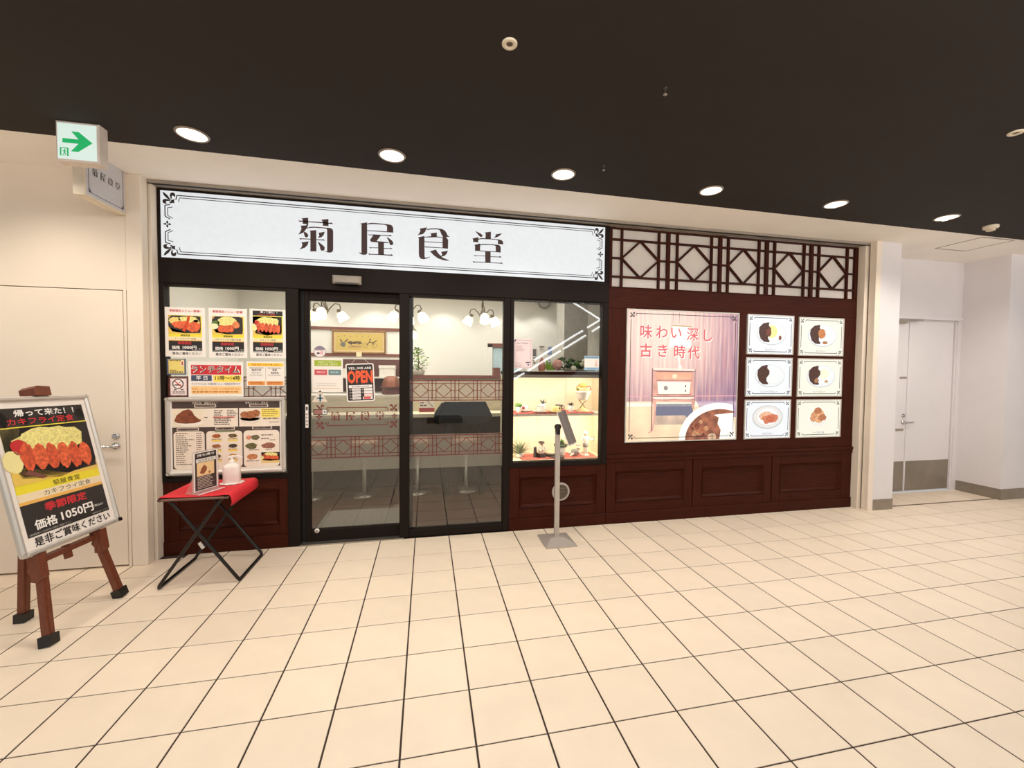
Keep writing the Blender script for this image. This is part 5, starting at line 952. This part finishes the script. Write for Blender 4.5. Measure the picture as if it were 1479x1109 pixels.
# ================================================================== SHOP INTERIOR
GLOW = mat('chandelier_shade', (255, 240, 190), .4, noise=.05, emit=2.6); IRON = mat('bronze_iron', (92, 80, 66), .45, metal=.5)
def chandelier(x, y, label, rot, pend=False):
    o = thing('chandelier', label, 'chandelier', (x, y, 2.2), (0, 0, rot), 'three shaded chandeliers inside the shop')
    mb = MB(); mb.tube([(0, 0, .24), (0, 0, .75)], .012, IRON, 8); mb.tube([(0, 0, .18), (0, 0, .25)], [.02, .015], IRON, 8); mb.build('stem', o)
    MB().lathe([(.001, .0), (.02, .02), (.045, .06), (.03, .12), (.014, .17), (.001, .18)], IRON, n=14).build('hub', o)
    for k in range(3):
        a = k*2*pi/3; c, s_ = cos(a), sin(a); pts = [(.03, .06), (.07, .12), (.12, .17), (.175, .165), (.195, .12), (.17, .085)]
        ar = MB().tube([(c*p, s_*p, z) for p, z in pts], .008, IRON, 6).build('arm', o)
        T2 = Matrix.Rotation(a, 4, 'Z') @ Matrix.Rotation(radians(-32), 4, 'Y'); 
        MB().lathe([(.03, .0), (.028, .035), (.012, .045), (.001, .046)], IRON, (c*.18, s_*.18, .065), 12, T=T2).build('socket', ar)
        MB().lathe([(.03, .0), (.055, -.03), (.062, -.075), (.07, -.12), (.066, -.12), (.05, -.06), (.026, -.004)], GLOW, (c*.18, s_*.18, .065), 16, T=T2).build('shade', o)
    lamp('chandelier_lamp', 'POINT', (x, y, 2.08), 9, (1, .84, .6), shadow_soft_size=.12); return o
chandelier(-.883, 2.0, 'bronze chandelier with cream glass shades seen through the entrance door', radians(-90))
chandelier(.157, 2.0, 'bronze chandelier half hidden behind the frame between door and fixed glass', radians(-30))
chandelier(1.155, 2.0, 'bronze chandelier with cream shades at the right of the fixed glass panel', radians(30))
o = thing('pendant_lamp', 'small cream pendant lamp hanging below the middle chandelier', 'lamp', (.2, 2.6, 1.97)); MB().lathe([(.03, .12), (.055, .07), (.06, .02), (.03, 0), (.001, 0)], GLOW, n=16).build('shade', o); MB().tube([(0, 0, .12), (0, 0, .93)], .006, IRON, 6).build('cord', o); MB().lathe([(.05, .12), (.012, .17), (.001, .18)], IRON, n=12).build('cap', o)
# framed picture
o = thing('framed_picture', 'wide gold framed picture of old bicycles on the rear wall rail', 'picture', (-.77, 3.965, 1.79)); w, h = .9, .41; GF = mat('gold_frame', (150, 112, 60), .4, noise=.2); mb = MB()
for a in ((-w/2, 0, w/2, .03), (-w/2, h-.03, w/2, h), (-w/2, .03, -w/2+.03, h-.03), (w/2-.03, .03, w/2, h-.03)): mb.cbox(a[0], -.02, a[1], a[2], .02, a[3], GF, .008)
mb.build('frame', o); bx('mount', -w/2+.02, 0, .02, w/2-.02, .006, h-.02, P(226, 196, 150), parent=o); mb = MB(); q = Pr(mb, -w/2, 0, w, h, 2); q.r(.06, .14, .94, .86, (206, 178, 96)); DI = (92, 70, 48)
for u in (.62, .78): q.e(u, .36, .05, .11, DI, 1); q.e(u, .36, .044, .096, (206, 178, 96), 2)
q.p([(.62, .36), (.68, .5), (.76, .5), (.78, .36), (.77, .36), (.74, .47), (.69, .47), (.64, .36)], DI, 3); q.p([(.68, .5), (.7, .66), (.72, .66), (.7, .5)], DI, 3); q.p([(.76, .5), (.82, .6), (.83, .56), (.77, .46)], DI, 3); q.bl(.2, .38, .05, .1, (110, 110, 100), 2, 3); q.p([(.16, .5), (.14, .6), (.16, .6), (.2, .48)], DI, 3); q.p([(.22, .48), (.28, .62), (.3, .6), (.24, .46)], DI, 3)
for k, u in enumerate((.34, .42, .5)): q.bl(u, .46, .045, .07, DI, 2, k, .4); q.bl(u, .3, .05, .05, (186, 150, 100), 2, k+5)
for k in range(6): q.bl(.12+k*.11, .72+.03*(k % 2), .012, .02, (160, 134, 70), 1, k)
mb.build('print', o)
# kitchen counter behind
o = thing('kitchen_counter', 'long white kitchen counter below the rear wall opening', 'counter', (0, 0, 0)); bx('counter_top', -1.9, 2.9, 1.07, .02, 3.4, 1.12, WHITEP, parent=o); bx('counter_front', -1.9, 2.95, 0, .0, 3.4, 1.07, mat('counter_grey', (170, 160, 146), .6), parent=o)
o = thing('wall_shelf', 'pale shelf across the dark red rear opening', 'shelf', (0, 0, 0)); bx('board', -1.5, 3.7, 1.36, .5, 3.985, 1.385, WHITEP, parent=o); bx('bracket', -1.48, 3.75, 1.28, -1.45, 3.985, 1.36, WHITEP, parent=o)
for i, (x, z, w, h, l) in enumerate(((-.28, 1.385, .26, .2, 'white storage box on the rear shelf right of the OPEN sign'), (.2, 1.385, .28, .2, 'second white storage box on the rear shelf beside the door edge'), (-1.1, 1.385, .3, .14, 'low white storage box on the rear shelf behind the door notice'))):
    o = thing('storage_box', l, 'box', (x, 3.84, z)); MB().cbox(-w/2, -.12, 0, w/2, .12, h*.75, PAPER).build('carton', o); MB().cbox(-w/2-.008, -.128, h*.7, w/2+.008, .128, h, WHITEP).build('lid', o)
o = thing('kitchen_pot', 'brown domed kitchen pot on the counter right of the OPEN sign', 'pot', (-.16, 3.12, 1.12)); BR = mat('copper_brown', (132, 78, 56), .4, metal=.3, noise=.15); MB().lathe([(.13, 0), (.15, .02), (.13, .1), (.17, .11), (.17, .12)], mat('dark_red_pan', (96, 48, 40), .5), n=22).build('pan', o); MB().lathe([(.15, .12), (.13, .2), (.1, .27), (.05, .29), (.001, .29)], BR, n=22).build('dome_lid', o)
o = thing('coffee_machine', 'black machine on the kitchen counter behind the OPEN sign', 'machine', (-.62, 3.25, 1.12), ); MB().cbox(-.12, -.12, 0, .08, .12, .3, BLACK).build('body', o); MB().lathe([(.03, .3), (.03, .34), (.001, .345)], CHROME, (0, 0, 0), 14).build('top_cap', o)
# low partition and potted plant
o = thing('low_partition', 'cream low partition with dark wood cap behind the fixed glass', 'partition', (0, 0, 0)); bx('panel', .1, 3.0, 0, 1.6, 3.08, 1.38, mat('partition_cream', (214, 202, 178), .7), parent=o); bx('cap_rail', .08, 2.96, 1.38, 1.62, 3.12, 1.43, WOODI, parent=o)
bx('end_post', 1.47, 2.98, 1.43, 1.58, 3.1, 1.56, WOODI, parent=o)
o = thing('potted_plant', 'bushy light green plant on the low partition behind the glass', 'plant', (.26, 3.04, 1.43)); MB().lathe([(.09, 0), (.11, .07), (.1, .07), (.001, .06)], GREYP, n=16).build('pot', o); rd = random.Random(5); mb = MB()
for i in range(420):
    a = rd.uniform(0, 6.28); u = rd.random()**.6; z = rd.random(); rr_ = .19*u*(math.sin(pi*min(1, z*.9+.1)))**.6; p = Vector((cos(a)*rr_, sin(a)*rr_*.8, .07+z*.36)); b = rd.uniform(0, 6.28); l = rd.uniform(.025, .05); d = Vector((cos(b), sin(b), rd.uniform(-.4, .6)))*l; s_ = Vector((-sin(b), cos(b), .3))*l*.4
    mb.add([p, p+d*.5+s_, p+d, p+d*.5-s_], [(0, 1, 2, 3)], (LEAF, mat('light_leaf', (150, 176, 90), .5, noise=.3), mat('fresh_leaf', (150, 186, 70), .5))[i % 3])
f_ = mb.build('foliage', o); f_['kind'] = 'stuff'; MB().tube([(0, 0, .05), (.01, 0, .2), (0, .01, .36)], .01, BROWNW, 6).build('stem', o)
o = thing('red_menu_card', 'white card with red foot standing on the counter behind the fixed glass', 'card', (.4, 1.86, .955)); MB().box(-.1, 0, 0, .1, .004, .19, PAPER).build('sheet', o); mb = MB(); mb.rc(-.1, 0, .1, .055, P(170, 44, 48), 1); mb.lines(-.09, 0, .15, 3, .035, .015, P(90, 70, 70), 1, 4, .5); mb.ln([(.0, .16), (.04, .11), (.08, .07)], .008, P(110, 80, 80), 1); mb.build('print', o)
# eating counter, stools
o = thing('eating_counter', 'long cream topped counter with dark front behind the stools', 'counter', (0, 0, 0)); bx('counter_top', -1.5, 1.62, .91, 1.95, 2.05, .953, mat('counter_cream', (250, 238, 210), .4), parent=o); bx('counter_front', -1.48, 1.8, 0, 1.93, 2.0, .91, mat('dark_front', (70, 54, 44), .6), parent=o)
bx('back_rail', -1.48, 2.0, .953, 1.93, 2.03, 1.15, mat('partition_cream', (214, 202, 178), .7), parent=o)
lb_ = ('at the far left behind the door glass', 'in the middle of the door glass', 'at the left of the fixed glass panel', 'at the right of the fixed glass panel')
st0 = None
for i, x in enumerate((-.918, -.329, .289, .882)):
    if st0 is None:
        st0 = thing('counter_stool', '', 'stool', (x, 1.43, 0), group='counter stools inside the shop')
        MB().lathe([(.001, .0), (.13, .0), (.13, .008), (.05, .022), (.026, .03), (.001, .03)], STEEL, n=24).build('base', st0); MB().lathe([(.026, .02), (.026, .6), (.001, .6)], STEEL, n=14).build('post', st0); MB().lathe([(.15, .6), (.17, .615), (.17, .65), (.14, .67), (.001, .672)], mat('stool_seat', (150, 116, 90), .5), n=24).build('seat', st0)
        st0['label'] = 'steel pedestal counter stool '+lb_[i]
    else: dup(st0, (x, 1.43, 0), 'steel pedestal counter stool '+lb_[i])
o = thing('seat_back', 'black wide seat back with sloping sides in front of the cream counter', 'chair', (.85, 1.25, 0)); mb = MB(); pts = [(-.33, .93), (-.3, 1.0), (-.25, 1.135), (.25, 1.135), (.33, .97), (.31, .9), (.2, .86), (-.26, .86)]; k = len(pts)
mb.add([(x, 0, z) for x, z in pts]+[(x, .05, z) for x, z in pts], [tuple(range(k)), tuple(range(k, 2*k))[::-1]]+[(i, (i+1) % k, k+(i+1) % k, k+i) for i in range(k)], BLACK); mb.build('backrest', o); mb = MB(); mb.tube([(-.26, -.005, 1.12), (-.33, -.02, 1.0), (-.345, -.02, .9), (-.31, -.01, .87)], [.02, .035, .03, .015], BLACK, 8); mb.build('side_bolster', o)
for s_ in (-.2, .2): MB().box(s_-.02, .01, 0, s_+.02, .04, .9, BLACK).build('leg', o)
o = thing('door_mat', 'grey entrance mat inside the sliding door', 'mat', (-.2, .62, 0)); MB().box(-.42, -.3, 0, .42, .3, .008, mat('grey_mat', (120, 114, 106), .9, noise=.2, scale=80, bump=.3)).build('pile', o); MB().box(-.44, -.32, 0, .44, .32, .005, mat('mat_border', (70, 66, 62), .8)).build('border', o)
# wall posters and mirror at the right rear of the shop
o = thing('wall_fitting', 'round pale wall fitting with grey rim high on the rear wall above the showcase', 'fitting', (2.6, 3.97, 2.83)); TT = Matrix.Rotation(radians(90), 4, 'X'); MB().lathe([(.11, 0), (.125, .0), (.125, .03), (.1, .03)], GREYP, n=28, T=TT, cap=False).build('rim', o); MB().lathe([(.001, .03), (.06, .026), (.11, .012)], mat('pale_mirror', (206, 204, 198), .2), n=28, T=TT).build('glass', o)
for i, (x, z, w, h, c, l) in enumerate(((2.43, 1.6, .09, .35, (110, 100, 106), 'tall grey poster on the rear wall beside the pink notice'), (2.575, 1.91, .12, .1, (120, 104, 92), 'brown poster on the rear wall above the salmon ornament'), (2.735, 1.6, .1, .4, (140, 158, 196), 'blue narrow poster on the rear wall behind the flowers'))):
    o = thing('wall_poster', l, 'poster', (x, 3.99, z)); MB().box(-w/2, 0, 0, w/2, .004, h, PAPER).build('sheet', o); mb = MB(); mb.rc(-w/2+.01, h*.55, w/2-.01, h-.02, P(*c), 1); mb.lines(-w/2+.02, w/2-.02, h*.4, 3, h*.13, h*.08, P(*c), 1, i+2, .7); mb.build('print', o)
# ================================================================== ESCALATOR ACROSS THE CONCOURSE (mirrored in the glass)
es = thing('escalator', 'escalator with white light strips across the concourse, mirrored in the display glass', 'escalator', (0, 0, 0)); STRIP = mat('escalator_strip', (250, 252, 255), .4, noise=.01, emit=9)
Y = -7.9
def sl(z0, dz, x0=2.83, x1=7.0): k = (3.06-1.41)/(5.55-2.83); return [(x0, Y, z0+(x0-2.83)*k), (x1, Y, z0+(x1-2.83)*k)]
for i, (z0, segs) in enumerate(((1.42, ((2.83, 3.4), (3.5, 5.0), (5.15, 7))), (1.22, ((2.9, 3.2), (3.3, 4.3), (4.4, 5.1), (5.3, 7))))):
    for a, b in segs: p = sl(z0, 0, a, b); MB().bar(p[0], p[1], .05, .05, STRIP).build('light_strip', es)
p = ((4.3, Y-.6, 4.0), (6.4, Y-.6, 2.85)); MB().bar(*p, .04, .04, STRIP).build('light_strip', es)
mb = MB(); a, b = sl(1.22, 0), sl(.7, 0); mb.bar(sl(.95, 0)[0], sl(.95, 0)[1], .06, .3, GREYP); mb.build('balustrade', es)
mb = MB(); p = sl(.5, 0); mb.bar((p[0][0], Y-.5, p[0][2]), (p[1][0], Y-.5, p[1][2]), 1.0, .4, BLACKA, up=(0, 0, 1)); mb.box(.4, Y-1, 0, 1.4, Y, .12, BLACKA); mb.box(6.4, Y-1, 0, 7.2, Y, 2.9, BLACKA); mb.build('truss', es)
